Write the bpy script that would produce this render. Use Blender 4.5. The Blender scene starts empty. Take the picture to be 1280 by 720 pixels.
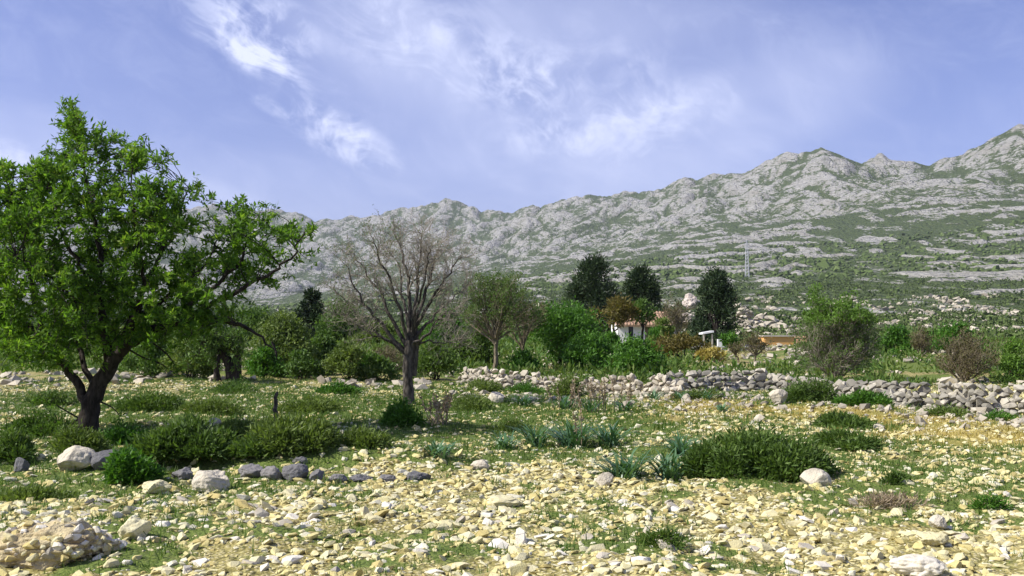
import bpy, bmesh, math, random
import numpy as np
from mathutils import Vector

random.seed(7)
RNG = np.random.default_rng(11)
SC = bpy.context.scene
COL = SC.collection
rad = math.radians

# ------------------------------------------------------------------ camera
F = 1229.0                      # focal length in pixels of the 1280-wide photograph
EYE = 1.6
PITCH = math.atan(65.0 / F)
cam = bpy.data.cameras.new('camera')
cam.sensor_width = 36.0
cam.lens = 36.0 * F / 1280.0
cam.clip_start = 0.1
cam.clip_end = 30000
camo = bpy.data.objects.new('camera', cam)
camo.location = (0, 0, EYE)
camo.rotation_euler = (rad(90) + PITCH, 0, 0)
COL.objects.link(camo)
SC.camera = camo

# ------------------------------------------------------------------ node helpers
def node(nt, typ, ins=None, **props):
    n = nt.nodes.new(typ)
    for k, v in props.items():
        setattr(n, k, v)
    for k, v in (ins or {}).items():
        s = n.inputs[k]
        if isinstance(v, bpy.types.NodeSocket):
            nt.links.new(v, s)
        else:
            s.default_value = v
    return n

def M(nt, op, a, b=0.0, c=0.0, clamp=False):
    n = nt.nodes.new('ShaderNodeMath'); n.operation = op; n.use_clamp = clamp
    for i, v in enumerate((a, b, c)):
        if isinstance(v, bpy.types.NodeSocket):
            nt.links.new(v, n.inputs[i])
        else:
            n.inputs[i].default_value = v
    return n.outputs[0]

def MIX(nt, f, a, b, blend='MIX'):
    n = nt.nodes.new('ShaderNodeMix'); n.data_type = 'RGBA'; n.blend_type = blend
    for i, v in ((0, f), (6, a), (7, b)):
        if isinstance(v, bpy.types.NodeSocket):
            nt.links.new(v, n.inputs[i])
        else:
            n.inputs[i].default_value = v if i == 0 else (tuple(v) + (1,) if len(v) == 3 else v)
    return n.outputs[2]

def RAMP(nt, f, stops, interp='LINEAR'):
    n = nt.nodes.new('ShaderNodeValToRGB'); cr = n.color_ramp; cr.interpolation = interp
    while len(cr.elements) < len(stops):
        cr.elements.new(0.5)
    for e, (p, c) in zip(cr.elements, stops):
        e.position = p; e.color = tuple(c) + (1,) if len(c) == 3 else c
    nt.links.new(f, n.inputs[0])
    return n.outputs[0]

def SMOOTH(nt, x, lo, hi, a=0.0, b=1.0):
    n = nt.nodes.new('ShaderNodeMapRange'); n.interpolation_type = 'SMOOTHSTEP'
    nt.links.new(x, n.inputs[0])
    for i, v in ((1, lo), (2, hi), (3, a), (4, b)):
        n.inputs[i].default_value = v
    return n.outputs[0]

def NOISE(nt, vec, scale, detail=4, rough=0.55, dist=0.0):
    return node(nt, 'ShaderNodeTexNoise', {'Vector': vec, 'Scale': scale, 'Detail': detail, 'Roughness': rough, 'Distortion': dist}).outputs[0]

# ------------------------------------------------------------------ sun and sky
SUN_EL = rad(44)
SHADOW = Vector((0.965, 0.26, 0)).normalized()
travel = Vector((SHADOW.x * math.cos(SUN_EL), SHADOW.y * math.cos(SUN_EL), -math.sin(SUN_EL)))
sun = bpy.data.lights.new('sun', 'SUN')
sun.energy = 4.3
sun.angle = rad(0.55)
sun.color = (1.0, 0.955, 0.87)
suno = bpy.data.objects.new('sun', sun)
suno.rotation_euler = travel.to_track_quat('-Z', 'Y').to_euler()
suno.location = (-30, 10, 40)
COL.objects.link(suno)

W = bpy.data.worlds.new('World'); SC.world = W; W.use_nodes = True
nt = W.node_tree; nt.nodes.clear()
sky = node(nt, 'ShaderNodeTexSky', sky_type='NISHITA', sun_disc=False)
sky.sun_elevation = SUN_EL
sky.sun_rotation = math.atan2(-travel.x, -travel.y)
sky.altitude = 50; sky.air_density = 1.0; sky.dust_density = 0.6; sky.ozone_density = 2.0
tc = node(nt, 'ShaderNodeTexCoord')
sep = node(nt, 'ShaderNodeSeparateXYZ', {0: tc.outputs['Generated']})
DX, DY, DZ = sep.outputs[0], sep.outputs[1], sep.outputs[2]
# streak coordinates: cirrus drawn out from upper left to lower right
ang = rad(-24); ca, sa = math.cos(ang), math.sin(ang)
S = M(nt, 'ADD', M(nt, 'MULTIPLY', DX, ca), M(nt, 'MULTIPLY', DZ, sa))
T = M(nt, 'SUBTRACT', M(nt, 'MULTIPLY', DZ, ca), M(nt, 'MULTIPLY', DX, sa))
vs = node(nt, 'ShaderNodeCombineXYZ', {0: M(nt, 'MULTIPLY', S, 3.6), 1: M(nt, 'MULTIPLY', T, 6.0), 2: M(nt, 'MULTIPLY', DY, 2.0)}).outputs[0]
n1 = NOISE(nt, vs, 1.0, 4, 0.55, 0.8)
n2 = NOISE(nt, vs, 3.6, 7, 0.66, 1.2)
n3 = NOISE(nt, tc.outputs['Generated'], 34.0, 5, 0.6, 0.6)
def sdir(u, v):
    x, z = (u - 640) / F, (425 - v) / F
    l = math.sqrt(1 + x * x + z * z)
    return x / l, z / l
front = SMOOTH(nt, DY, 0.0, 0.4)
def blob(u, v, ru, rv, deg, w):
    x0, z0 = sdir(u, v); c, s = math.cos(rad(deg)), math.sin(rad(deg))
    dx, dz = M(nt, 'SUBTRACT', DX, x0), M(nt, 'SUBTRACT', DZ, z0)
    a = M(nt, 'DIVIDE', M(nt, 'ADD', M(nt, 'MULTIPLY', dx, c), M(nt, 'MULTIPLY', dz, s)), ru / F)
    b = M(nt, 'DIVIDE', M(nt, 'SUBTRACT', M(nt, 'MULTIPLY', dz, c), M(nt, 'MULTIPLY', dx, s)), rv / F)
    d = M(nt, 'ADD', M(nt, 'MULTIPLY', a, a), M(nt, 'MULTIPLY', b, b))
    return M(nt, 'MULTIPLY', SMOOTH(nt, d, 1.0, 0.0), w)
# broad veils
veil = None
for b in ((700, 90, 430, 170, -8, 0.85), (860, 170, 330, 80, 18, 0.55), (520, 40, 260, 90, -20, 0.5), (20, 190, 130, 70, -15, 0.8), (270, 252, 110, 30, -20, 0.55), (560, 235, 600, 60, 0, 0.35)):
    s = blob(*b); veil = s if veil is None else M(nt, 'ADD', veil, s)
veil = M(nt, 'MULTIPLY', veil, SMOOTH(nt, n1, 0.28, 0.68, 0.25, 1.0))
# wisps
wisp = None
for b in ((305, 25, 95, 60, -20, 1.0), (330, 78, 70, 22, -30, 0.8), (420, 165, 110, 34, -28, 1.05), (335, 130, 30, 12, -25, 0.6), (720, 112, 130, 70, 8, 0.5), (690, 175, 90, 26, 0, 0.45), (820, 150, 130, 50, 20, 0.45), (560, 60, 190, 60, -14, 0.5), (10, 195, 60, 22, -25, 0.8)):
    s = blob(*b); wisp = s if wisp is None else M(nt, 'ADD', wisp, s)
wisp = M(nt, 'MULTIPLY', wisp, M(nt, 'ADD', M(nt, 'MULTIPLY', SMOOTH(nt, n2, 0.42, 0.64), .75), M(nt, 'MULTIPLY', SMOOTH(nt, n3, 0.40, 0.68), 0.6)))
everywhere = M(nt, 'MULTIPLY', SMOOTH(nt, n2, 0.40, 0.75), 0.12)
dens = M(nt, 'ADD', M(nt, 'MULTIPLY', M(nt, 'ADD', M(nt, 'MULTIPLY', veil, 0.44), M(nt, 'MULTIPLY', wisp, 0.62)), front), everywhere, clamp=True)
skyc = MIX(nt, 1.0, sky.outputs[0], (0.79, 0.69, 0.95), 'MULTIPLY')
cloudc = MIX(nt, dens, skyc, (5.5, 5.9, 7.7))
bg = node(nt, 'ShaderNodeBackground', {'Color': cloudc, 'Strength': 0.1})
wo = node(nt, 'ShaderNodeOutputWorld', {'Surface': bg.outputs[0]})

SC.view_settings.view_transform = 'Standard'
SC.view_settings.look = 'None'
SC.view_settings.gamma = 1.0
SC.view_settings.exposure = 0.72
SC.view_settings.use_curve_mapping = False
SC.render.engine = 'CYCLES'
SC.cycles.use_denoising = True
SC.cycles.max_bounces = 8
SC.cycles.diffuse_bounces = 4
SC.cycles.glossy_bounces = 1
SC.cycles.transmission_bounces = 4
SC.cycles.volume_bounces = 0
SC.cycles.caustics_reflective = False
SC.cycles.caustics_refractive = False

# ------------------------------------------------------------------ numpy noise
_P = np.random.default_rng(5).permutation(256).astype(np.int64)
_P = np.concatenate([_P, _P, _P])
_G = np.stack([np.cos(np.arange(256) * 2.39996), np.sin(np.arange(256) * 2.39996)], 1)
def pn(x, y):
    xi = np.floor(x).astype(np.int64); yi = np.floor(y).astype(np.int64)
    xf, yf = x - xi, y - yi
    xi &= 255; yi &= 255
    u = xf * xf * xf * (xf * (xf * 6 - 15) + 10); v = yf * yf * yf * (yf * (yf * 6 - 15) + 10)
    def g(ix, iy, fx, fy):
        h = _P[_P[ix & 255] + (iy & 255)]
        gg = _G[h]
        return gg[..., 0] * fx + gg[..., 1] * fy
    a = g(xi, yi, xf, yf); b = g(xi + 1, yi, xf - 1, yf)
    c = g(xi, yi + 1, xf, yf - 1); d = g(xi + 1, yi + 1, xf - 1, yf - 1)
    return 1.5 * ((a + u * (b - a)) * (1 - v) + (c + u * (d - c)) * v)
def fbm(x, y, o=4, g=0.5):
    s = 0; a = 1.0
    for i in range(o):
        s = s + a * pn(x + 17.3 * i, y - 9.1 * i); x = x * 2.03; y = y * 2.03; a *= g
    return s
def sstep(x, a, b):
    t = np.clip((x - a) / (b - a), 0, 1); return t * t * (3 - 2 * t)
def n3d(p, s):   # cheap 3-D noise from three planar ones
    return (pn(p[:, 0] * s + 3.1, p[:, 1] * s + 7.7) + pn(p[:, 1] * s + 1.3, p[:, 2] * s - 4.2) + pn(p[:, 2] * s + 9.9, p[:, 0] * s + 2.8)) / 2.0

# ------------------------------------------------------------------ terrain
KU = np.array([-900, 0, 350, 640, 800, 900, 1030, 1280, 1900, 2600.])
VK = [(60, [440] * 10), (120, [429] * 10),
      (200, [419, 419, 419, 417, 416, 416, 415, 414, 414, 414]),
      (400, [406, 406, 404, 399, 396, 395, 393, 391, 391, 392]),
      (800, [393, 393, 391, 371, 356, 351, 349, 346, 344, 348]),
      ('r5', [384, 384, 382, 350, 329, 322, 320, 314, 308, 312]),
      ('r6', [357, 357, 354, 327, 303, 290, 285, 277, 267, 272]),
      ('r7', [308, 308, 313, 295, 272, 256, 240, 223, 213, 220])]
R_RIDGE = [4500, 4200, 4000, 3300, 2900, 2700, 2400, 2100, 2000, 2000]
RIDGE = np.array([(-900, 262), (-300, 255), (0, 262), (200, 262), (265, 251), (300, 264), (330, 263), (360, 261), (400, 268), (440, 267), (490, 263), (550, 252), (600, 257), (640, 259), (680, 246), (740, 234), (780, 229), (820, 233), (880, 211), (930, 216), (975, 194), (1030, 171), (1080, 188), (1120, 199), (1170, 197), (1210, 187), (1245, 170), (1280, 153), (1340, 165), (1450, 150), (1700, 180), (2200, 200), (2600, 220)], float)
VROCK = np.array([(-900, 375), (350, 382), (480, 372), (600, 338), (680, 325), (760, 308), (850, 300), (930, 288), (1030, 272), (1150, 252), (1280, 248), (2600, 250)], float)

def terrain(x, y, full=False):
    x = np.asarray(x, float); y = np.asarray(y, float)
    r = np.hypot(x, y) + 1e-6
    th = np.arctan2(x, y)
    tc_ = np.clip(th, -rad(52), rad(52))
    u = 640 + F * np.tan(tc_); c = np.cos(tc_)
    rr = np.interp(u, KU, R_RIDGE)
    r5 = np.interp(rr, [2000, 4500], [1150, 1500]); r6 = rr * 0.64; r7 = rr * 0.83
    ks = [0 * r, 0 * r + 30, 0 * r + 45]; zs = [0 * r, 0 * r, 0 * r + 0.35]
    for k, v in VK:
        kr = {'r5': r5, 'r6': r6, 'r7': r7}.get(k, None) if isinstance(k, str) else 0 * r + k
        ks.append(kr); zs.append(EYE + kr * c * (425 - np.interp(u, KU, v)) / F)
    ks.append(rr); zs.append(EYE + rr * c * (425 - np.interp(u, RIDGE[:, 0], RIDGE[:, 1])) / F)
    zr = zs[-1]
    ks.append(rr * 1.5); zs.append(zr * 0.3)
    ks.append(0 * r + 20000); zs.append(0 * r)
    z = 0 * r
    for i in range(len(ks) - 1):
        m = (r >= ks[i]) & (r < ks[i + 1])
        t = (r - ks[i]) / (ks[i + 1] - ks[i])
        z = np.where(m, zs[i] + t * (zs[i + 1] - zs[i]), z)
    back = 1 - sstep(np.abs(th), rad(58), rad(88))
    z = z * back
    # field relief
    near = 1 - sstep(r, 60, 200)
    z = z + near * (0.10 * fbm(x * 0.22, y * 0.22, 3) + 0.035 * fbm(x * 1.3, y * 1.3, 3))
    # small bank behind the row of grey stones
    bank = sstep(y + 0.25 * pn(x * 0.9, y * 0.4), 11.9, 12.5) * (1 - sstep(y, 12.5, 15.5)) * sstep(x, -5.6, -4.2) * (1 - sstep(x, -1.3, 0.2))
    z = z + 0.16 * bank
    vpx = 425 - (z - EYE) / (r * c) * F
    vr = np.interp(u, VROCK[:, 0], VROCK[:, 1])
    wob = 14 * fbm(x * 0.004, y * 0.002, 3)
    rocky = sstep(vr + wob - vpx, -6, 22) * back * sstep(r, 300, 700)
    hill = sstep(r, 150, 420) * back
    # knobbly limestone
    w1 = 1.0 + 0.25 * fbm(x * 0.003, y * 0.003, 2)
    wx = x + 30 * fbm(x * 0.006, y * 0.006, 2); wy = y + 30 * fbm(x * 0.006 + 50, y * 0.006, 2)
    b1 = np.abs(pn(wx / 170, wy / 330)); b2 = np.abs(pn(wx / 86 + 3, wy / 185)); b3 = np.abs(pn(wx / 38 + 8, wy / 90)); b4 = np.abs(pn(wx / 14 + 8, wy / 36))
    b0 = np.abs(pn(wx / 400 + 5, wy / 800))
    knob = 75 * (b0 - .33) + 34 * (b1 - .33) + 33 * (b2 - .33) + 15 * (b3 - .33) + 4 * (b4 - .33)
    ridge_soft = 1 - 0.15 * sstep(r / rr, 0.85, 1.0) + 0.0 * w1
    z0 = z
    z = z + rocky * knob * (0.55 + 0.2 * r / 2400) * ridge_soft
    # ledges of pale rock across the scrub slope
    lw = np.interp(r, [150, 400, 1500], [0.12, 0.35, 1.0])
    ph = (z0 / (11.0 * lw + 1.0)) + 1.1 * fbm(x * 0.0045, y * 0.0035, 3) - x * 0.0011
    fr = ph - np.floor(ph)
    lid = pn(np.floor(ph) * 7.7 + x * 0.006, x * 0.0016 + 0.3)
    ledge = np.exp(-((fr - .5) / 0.17) ** 2) * sstep(lid + 0.5 * pn(x / 38, y / 120) + .3 * pn(x / 14, y / 60), -0.12, 0.16) * hill * (1 - rocky) * sstep(r, 330, 600)
    side = sstep(u, 560, 760)
    ledge = ledge * (0.25 + 0.75 * side)
    z = z + ledge * 5.0 * lw * (1 + .5 * b3)
    z = z + hill * (1 - rocky) * (1.6 * lw * fbm(x / 28, y / 40, 3))
    if not full:
        return z
    cre = (1 - sstep(b0, .02, .14)) * .35 + (1 - sstep(b1, .02, .14)) * .5 + (1 - sstep(b2, .03, .18)) * .7 + (1 - sstep(b3, .03, .20)) * .62 + (1 - sstep(b4, .02, .22)) * .12
    patch = sstep(fbm(x / 55 + 9, y / 170, 5, .65), 0.05, 0.55)
    scr_r = np.clip(cre * .68 + patch * .46 - .02, 0, 1)
    bare = sstep(fbm(x / 34 + 31, y / 110, 5, .65), 0.12, 0.45)
    scr_h = np.clip(1 - ledge * 1.5 - bare * 0.62, 0, 1)
    scrub = scr_h * (1 - rocky) + scr_r * rocky
    return z, scrub, rocky

def H1(x, y):
    return float(terrain(np.array([x]), np.array([y]))[0])

def raydir(u, v):
    cx, cy = (u - 640) / F, (360 - v) / F
    return np.array([cx, math.cos(PITCH) - cy * math.sin(PITCH), math.sin(PITCH) + cy * math.cos(PITCH)])
def at(u, v, Y):               # point seen at pixel (u, v), Y metres in front
    d = raydir(u, v); d = d / d[1]
    return np.array([d[0] * Y, Y, EYE + d[2] * Y])
_YS = np.geomspace(5.5, 260, 900)
def gnd(u, v):                 # where the ray through (u, v) meets the ground
    d = raydir(u, v); d = d / d[1]
    z = EYE + d[2] * _YS
    h = terrain(d[0] * _YS, _YS)
    k = np.argmax(z < h)
    if z[k] >= h[k]: k = len(_YS) - 1
    return np.array([d[0] * _YS[k], _YS[k], h[k]])

# ------------------------------------------------------------------ mesh helpers
def mesh_arrays(name, verts, groups, mats, smooth=False, attrs=None):
    """groups: list of (faces array n*k, material index)"""
    me = bpy.data.meshes.new(name)
    verts = np.ascontiguousarray(verts, dtype=np.float32)
    groups = [g for g in groups if len(g[0])]
    me.vertices.add(len(verts)); me.vertices.foreach_set('co', verts.ravel())
    loops = np.concatenate([np.asarray(g[0]).ravel() for g in groups]).astype(np.int32)
    tot = np.concatenate([np.full(len(g[0]), np.asarray(g[0]).shape[1]) for g in groups]).astype(np.int32)
    mi = np.concatenate([np.full(len(g[0]), g[1]) for g in groups]).astype(np.int32)
    start = np.concatenate([[0], np.cumsum(tot)[:-1]]).astype(np.int32)
    me.loops.add(len(loops)); me.loops.foreach_set('vertex_index', loops)
    me.polygons.add(len(tot)); me.polygons.foreach_set('loop_start', start)
    for m in mats: me.materials.append(m)
    if len(mats) > 1: me.polygons.foreach_set('material_index', mi)
    me.polygons.foreach_set('use_smooth', np.full(len(tot), bool(smooth)))
    for k, a in (attrs or {}).items():
        at_ = me.attributes.new(k, 'FLOAT', 'POINT'); at_.data.foreach_set('value', np.asarray(a, np.float32))
    me.update(calc_edges=True)
    return me

class MB:
    def __init__(s): s.v = []; s.f = {}; s.n = 0
    def add(s, v, f):
        v = np.asarray(v, float); f = np.asarray(f, np.int64)
        s.f.setdefault(f.shape[1], []).append(f + s.n); s.v.append(v); s.n += len(v)
    def tube(s, pts, rs, k=6):
        pts = np.asarray(pts, float); rs = np.asarray(rs, float); n = len(pts)
        t = np.gradient(pts, axis=0); t /= np.linalg.norm(t, axis=1)[:, None] + 1e-9
        up = np.array([0.31, 0.87, 0.38]); a = np.cross(t, up); a /= np.linalg.norm(a, axis=1)[:, None] + 1e-9
        b = np.cross(t, a); ph = np.arange(k) * 2 * math.pi / k
        ring = pts[:, None] + rs[:, None, None] * (np.cos(ph)[None, :, None] * a[:, None] + np.sin(ph)[None, :, None] * b[:, None])
        i = np.arange(n - 1)[:, None] * k; j = np.arange(k)[None]; j2 = (j + 1) % k
        s.add(ring.reshape(-1, 3), np.stack([i + j, i + j2, i + k + j2, i + k + j], -1).reshape(-1, 4))
    def box(s, lo, hi):
        x0, y0, z0 = lo; x1, y1, z1 = hi
        v = [(x0, y0, z0), (x1, y0, z0), (x1, y1, z0), (x0, y1, z0), (x0, y0, z1), (x1, y0, z1), (x1, y1, z1), (x0, y1, z1)]
        s.add(v, [(0, 3, 2, 1), (4, 5, 6, 7), (0, 1, 5, 4), (1, 2, 6, 5), (2, 3, 7, 6), (3, 0, 4, 7)])
    def leaves(s, c, d, L, Wd, fold=0.15):
        c = np.asarray(c, float); n = len(c)
        d = d / (np.linalg.norm(d, axis=1)[:, None] + 1e-9)
        q = RNG.normal(size=(n, 3)); q[:, 2] += 0.5
        sd = np.cross(d, q); sd /= np.linalg.norm(sd, axis=1)[:, None] + 1e-9
        nn = np.cross(sd, d)
        L = np.broadcast_to(L, (n,))[:, None]; Wd = np.broadcast_to(Wd, (n,))[:, None]
        v = np.stack([c, c + d * L * .45 + sd * Wd * .5 + nn * Wd * fold, c + d * L, c + d * L * .45 - sd * Wd * .5 + nn * Wd * fold], 1)
        s.add(v.reshape(-1, 3), np.arange(4 * n).reshape(-1, 4))
    def build(s, name, mat, parent=None, origin=(0, 0, 0), smooth=False):
        v = np.concatenate(s.v) - np.asarray(origin)
        me = mesh_arrays(name, v, [(np.concatenate(f), 0) for f in s.f.values()], [mat], smooth)
        o = bpy.data.objects.new(name, me); COL.objects.link(o)
        if parent is not None: o.parent = parent
        else: o.location = origin
        return o

def tag(o, label=None, cat=None, group=None, kind=None):
    if label: o['label'] = label
    if cat: o['category'] = cat
    if group: o['group'] = group
    if kind: o['kind'] = kind
    return o
def empty(name, loc, label, cat, group=None):
    o = bpy.data.objects.new(name, None); o.empty_display_size = 0.2
    o.location = tuple(loc); COL.objects.link(o)
    return tag(o, label, cat, group)
def unit(n):
    v = RNG.normal(size=(n, 3)); return v / np.linalg.norm(v, axis=1)[:, None]

# ------------------------------------------------------------------ materials
def new_mat(name):
    m = bpy.data.materials.new(name); m.use_nodes = True
    t = m.node_tree; t.nodes.clear()
    return m, t
def finish(t, col, rough=0.9, bump=None, bstr=0.4, bdist=0.02, spec=0.2, transl=None):
    p = node(t, 'ShaderNodeBsdfPrincipled', {'Roughness': rough, 'Specular IOR Level': spec})
    if isinstance(col, bpy.types.NodeSocket): t.links.new(col, p.inputs['Base Color'])
    else: p.inputs['Base Color'].default_value = tuple(col) + (1,)
    if bump is not None:
        b = node(t, 'ShaderNodeBump', {'Height': bump, 'Strength': bstr, 'Distance': bdist})
        t.links.new(b.outputs[0], p.inputs['Normal'])
    out = p.outputs[0]
    if transl:
        tr = node(t, 'ShaderNodeBsdfTranslucent')
        tcol = MIX(t, 1.0, col, (1.25, 1.35, 0.6), 'MULTIPLY')
        t.links.new(tcol, tr.inputs[0])
        out = node(t, 'ShaderNodeMixShader', {0: transl, 1: out, 2: tr.outputs[0]}).outputs[0]
    node(t, 'ShaderNodeOutputMaterial', {'Surface': out})

def island_rand(t):
    g = node(t, 'ShaderNodeNewGeometry').outputs['Random Per Island']
    o = node(t, 'ShaderNodeObjectInfo').outputs['Random']
    return M(t, 'FRACT', M(t, 'ADD', M(t, 'MULTIPLY', g, 1.0), M(t, 'MULTIPLY', o, 7.31)))

def stone_mat(name, stops, stain=(0.30, 0.25, 0.16), nscale=14, bstr=0.5, bdist=0.02, amount=.55):
    m, t = new_mat(name)
    pos = node(t, 'ShaderNodeNewGeometry').outputs['Position']
    col = RAMP(t, island_rand(t), stops)
    n = NOISE(t, pos, nscale, 6, .65)
    nf = NOISE(t, pos, nscale * 5, 4, .6)
    col = MIX(t, SMOOTH(t, n, .5, .72, 0, amount), col, stain)
    col = MIX(t, SMOOTH(t, nf, .35, .7, .0, .35), col, (1.14, 1.10, .98), 'MULTIPLY')
    finish(t, col, .93, M(t, 'ADD', n, M(t, 'MULTIPLY', nf, .4)), bstr, bdist)
    return m
def leaf_mat(name, stops, transl=.3, rough=.55, spec=.25):
    m, t = new_mat(name)
    pos = node(t, 'ShaderNodeNewGeometry').outputs['Position']
    n = NOISE(t, pos, 1.7, 3, .6)
    r = M(t, 'ADD', M(t, 'MULTIPLY', island_rand(t), .6), M(t, 'MULTIPLY', SMOOTH(t, n, .3, .7), .4))
    finish(t, RAMP(t, r, stops), rough, spec=spec, transl=transl)
    return m
def bark_mat(name, a, b, scale=18):
    m, t = new_mat(name)
    pos = node(t, 'ShaderNodeNewGeometry').outputs['Position']
    mp = node(t, 'ShaderNodeMapping', {'Vector': pos, 'Scale': (1, 1, .25)}).outputs[0]
    n = NOISE(t, mp, scale, 5, .65)
    finish(t, MIX(t, SMOOTH(t, n, .35, .65), a, b), .95, n, .8, .03)
    return m

MS = {}
MS['field'] = stone_mat('field_limestone', [(0, (.36, .30, .12)), (.2, (.50, .43, .18)), (.5, (.56, .51, .25)), (.75, (.59, .55, .34)), (1, (.61, .59, .46))], (.44, .32, .11), 16, amount=.5)
MS['wall'] = stone_mat('wall_limestone', [(0, (.16, .152, .128)), (.4, (.26, .245, .20)), (.75, (.36, .335, .27)), (1, (.48, .445, .36))], (.20, .18, .15), 9)
MS['wallpale'] = stone_mat('pale_wall_limestone', [(0, (.25, .225, .18)), (.4, (.38, .345, .27)), (1, (.53, .48, .38))], (.28, .23, .15), 9)
MS['boulder'] = stone_mat('boulder_limestone', [(0, (.50, .45, .35)), (1, (.58, .53, .42))], (.20, .18, .14), 5, .9, .05, .8)
MS['grey'] = stone_mat('grey_limestone', [(0, (.13, .13, .135)), (1, (.22, .21, .20))], (.08, .08, .08), 8, .8, .04)  # grey stone, darkened so its colour carries the row's shadow band
MS['crumble'] = stone_mat('crumbling_rock', [(0, (.50, .42, .24)), (1, (.56, .48, .3))], (.25, .17, .08), 4.5, 1.0, .08, .9)
MS['pinkrock'] = stone_mat('pinkish_rock', [(0, (.50, .43, .38)), (1, (.55, .48, .42))], (.33, .28, .25), .6, .6, .2)
MS['leafA'] = leaf_mat('almond_leaf', [(0, (.04, .085, .014)), (.35, (.085, .18, .022)), (.7, (.16, .28, .035)), (.92, (.25, .36, .06)), (1, (.30, .29, .09))], .5)
MS['leafB'] = leaf_mat('fresh_green_leaf', [(0, (.04, .105, .014)), (.6, (.08, .195, .022)), (1, (.14, .27, .038))], .3)
MS['leafDark'] = leaf_mat('dark_scrub_leaf', [(0, (.05, .10, .018)), (.6, (.095, .17, .033)), (1, (.15, .24, .05))], .3)
MS['leafOlive'] = leaf_mat('olive_leaf', [(0, (.07, .11, .022)), (.6, (.14, .20, .044)), (1, (.21, .27, .07))], .32)
MS['leafLight'] = leaf_mat('light_green_leaf', [(0, (.06, .10, .02)), (.6, (.10, .17, .035)), (1, (.16, .24, .05))], .35)
MS['leafLime'] = leaf_mat('lime_leaf', [(0, (.08, .16, .02)), (1, (.15, .27, .04))], .35)
MS['leafPine'] = leaf_mat('pine_needle', [(0, (.014, .030, .010)), (.6, (.032, .060, .020)), (1, (.07, .105, .035))], .1)
MS['leafRust'] = leaf_mat('rusty_leaf', [(0, (.085, .075, .02)), (.5, (.15, .12, .03)), (1, (.17, .17, .045))], .25)
MS['leafBrown'] = leaf_mat('brownish_leaf', [(0, (.08, .075, .03)), (.6, (.13, .115, .045)), (1, (.15, .17, .06))], .2)
MS['leafYellow'] = leaf_mat('yellow_leaf', [(0, (.35, .28, .06)), (1, (.50, .42, .14))], .2)
MS['juniper'] = leaf_mat('juniper_spray', [(0, (.045, .082, .016)), (.5, (.09, .155, .030)), (.88, (.14, .215, .045)), (1, (.21, .21, .08))], .3)
MS['asphodel'] = leaf_mat('asphodel_leaf', [(0, (.04, .10, .04)), (.6, (.085, .18, .075)), (1, (.17, .27, .14))], .25, .4, .5)
MS['dry'] = leaf_mat('dry_stalk', [(0, (.20, .15, .10)), (1, (.42, .34, .24))], .2)
MS['grass'] = leaf_mat('field_grass', [(0, (.05, .10, .016)), (.55, (.09, .16, .026)), (.85, (.14, .20, .04)), (1, (.24, .23, .07))], .3)
MS['straw'] = leaf_mat('straw_grass', [(0, (.30, .24, .06)), (1, (.48, .40, .12))], .25)
MS['barkDark'] = bark_mat('dark_bark', (.018, .014, .011), (.06, .05, .042))
MS['barkGrey'] = bark_mat('grey_bark', (.034, .029, .024), (.14, .122, .10))
MS['twigGrey'] = bark_mat('grey_twig', (.17, .148, .115), (.32, .285, .225))
MS['twigBrown'] = bark_mat('brown_twig', (.12, .10, .065), (.24, .20, .135))

def plain(name, col, rough=.8, var=.25, scale=3):
    m, t = new_mat(name)
    pos = node(t, 'ShaderNodeNewGeometry').outputs['Position']
    n = NOISE(t, pos, scale, 5, .6)
    finish(t, MIX(t, SMOOTH(t, n, .3, .75, 0, var), col, tuple(c * .55 for c in col)), rough, n, .2, .02)
    return m
MS['plaster'] = plain('white_plaster', (.80, .80, .78), .85, .15)
MS['orange'] = plain('orange_render', (.76, .42, .15), .85, .2)
MS['terra'] = plain('terracotta', (.36, .235, .16), .9, .7, 4)
MS['terrapale'] = plain('faded_terracotta', (.48, .28, .19), .9, .4, 2)
MS['concrete'] = plain('pale_concrete', (.55, .50, .42), .9, .3)
MS['wood'] = plain('weathered_wood', (.20, .16, .12), .9, .5)
MS['shutter'] = plain('dark_blue_shutter', (.05, .07, .11), .6, .3)
MS['steel'] = plain('galvanised_steel', (.46, .47, .48), .5, .1)
m, t = new_mat('window_glass'); finish(t, (.02, .025, .03), .08, spec=.6); MS['glass'] = m

# ground: gravelly ochre soil with moss and turf
m, t = new_mat('field_soil')
pos = node(t, 'ShaderNodeNewGeometry').outputs['Position']
ga = node(t, 'ShaderNodeAttribute', attribute_name='turf').outputs['Fac']
sa_ = node(t, 'ShaderNodeAttribute', attribute_name='straw').outputs['Fac']
nA = NOISE(t, pos, 2.2, 6, .65); nB = NOISE(t, pos, 17, 5, .65); nC = NOISE(t, pos, 60, 3, .6)
vor = node(t, 'ShaderNodeTexVoronoi', {'Vector': pos, 'Scale': 26.0, 'Randomness': 1.0})
soil = RAMP(t, nB, [(.30, (.10, .09, .025)), (.5, (.26, .225, .075)), (.70, (.50, .45, .20))])
peb = MIX(t, SMOOTH(t, vor.outputs['Distance'], .42, .22, 0, .9), soil, (.56, .49, .28))
turf = RAMP(t, nC, [(.3, (.06, .10, .018)), (.55, (.12, .17, .032)), (.8, (.24, .24, .075))])
f = M(t, 'ADD', ga, M(t, 'MULTIPLY', M(t, 'SUBTRACT', nA, .5), 1.1))
col = MIX(t, SMOOTH(t, f, .30, .62, 0, .95), peb, turf)
col = MIX(t, M(t, 'MULTIPLY', sa_, SMOOTH(t, nB, .3, .6, .5, 1.0)), col, (.40, .31, .085))
finish(t, col, .95, M(t, 'SUBTRACT', nB, M(t, 'MULTIPLY', vor.outputs['Distance'], .8)), .7, .04)
MS['soil'] = m

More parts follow.
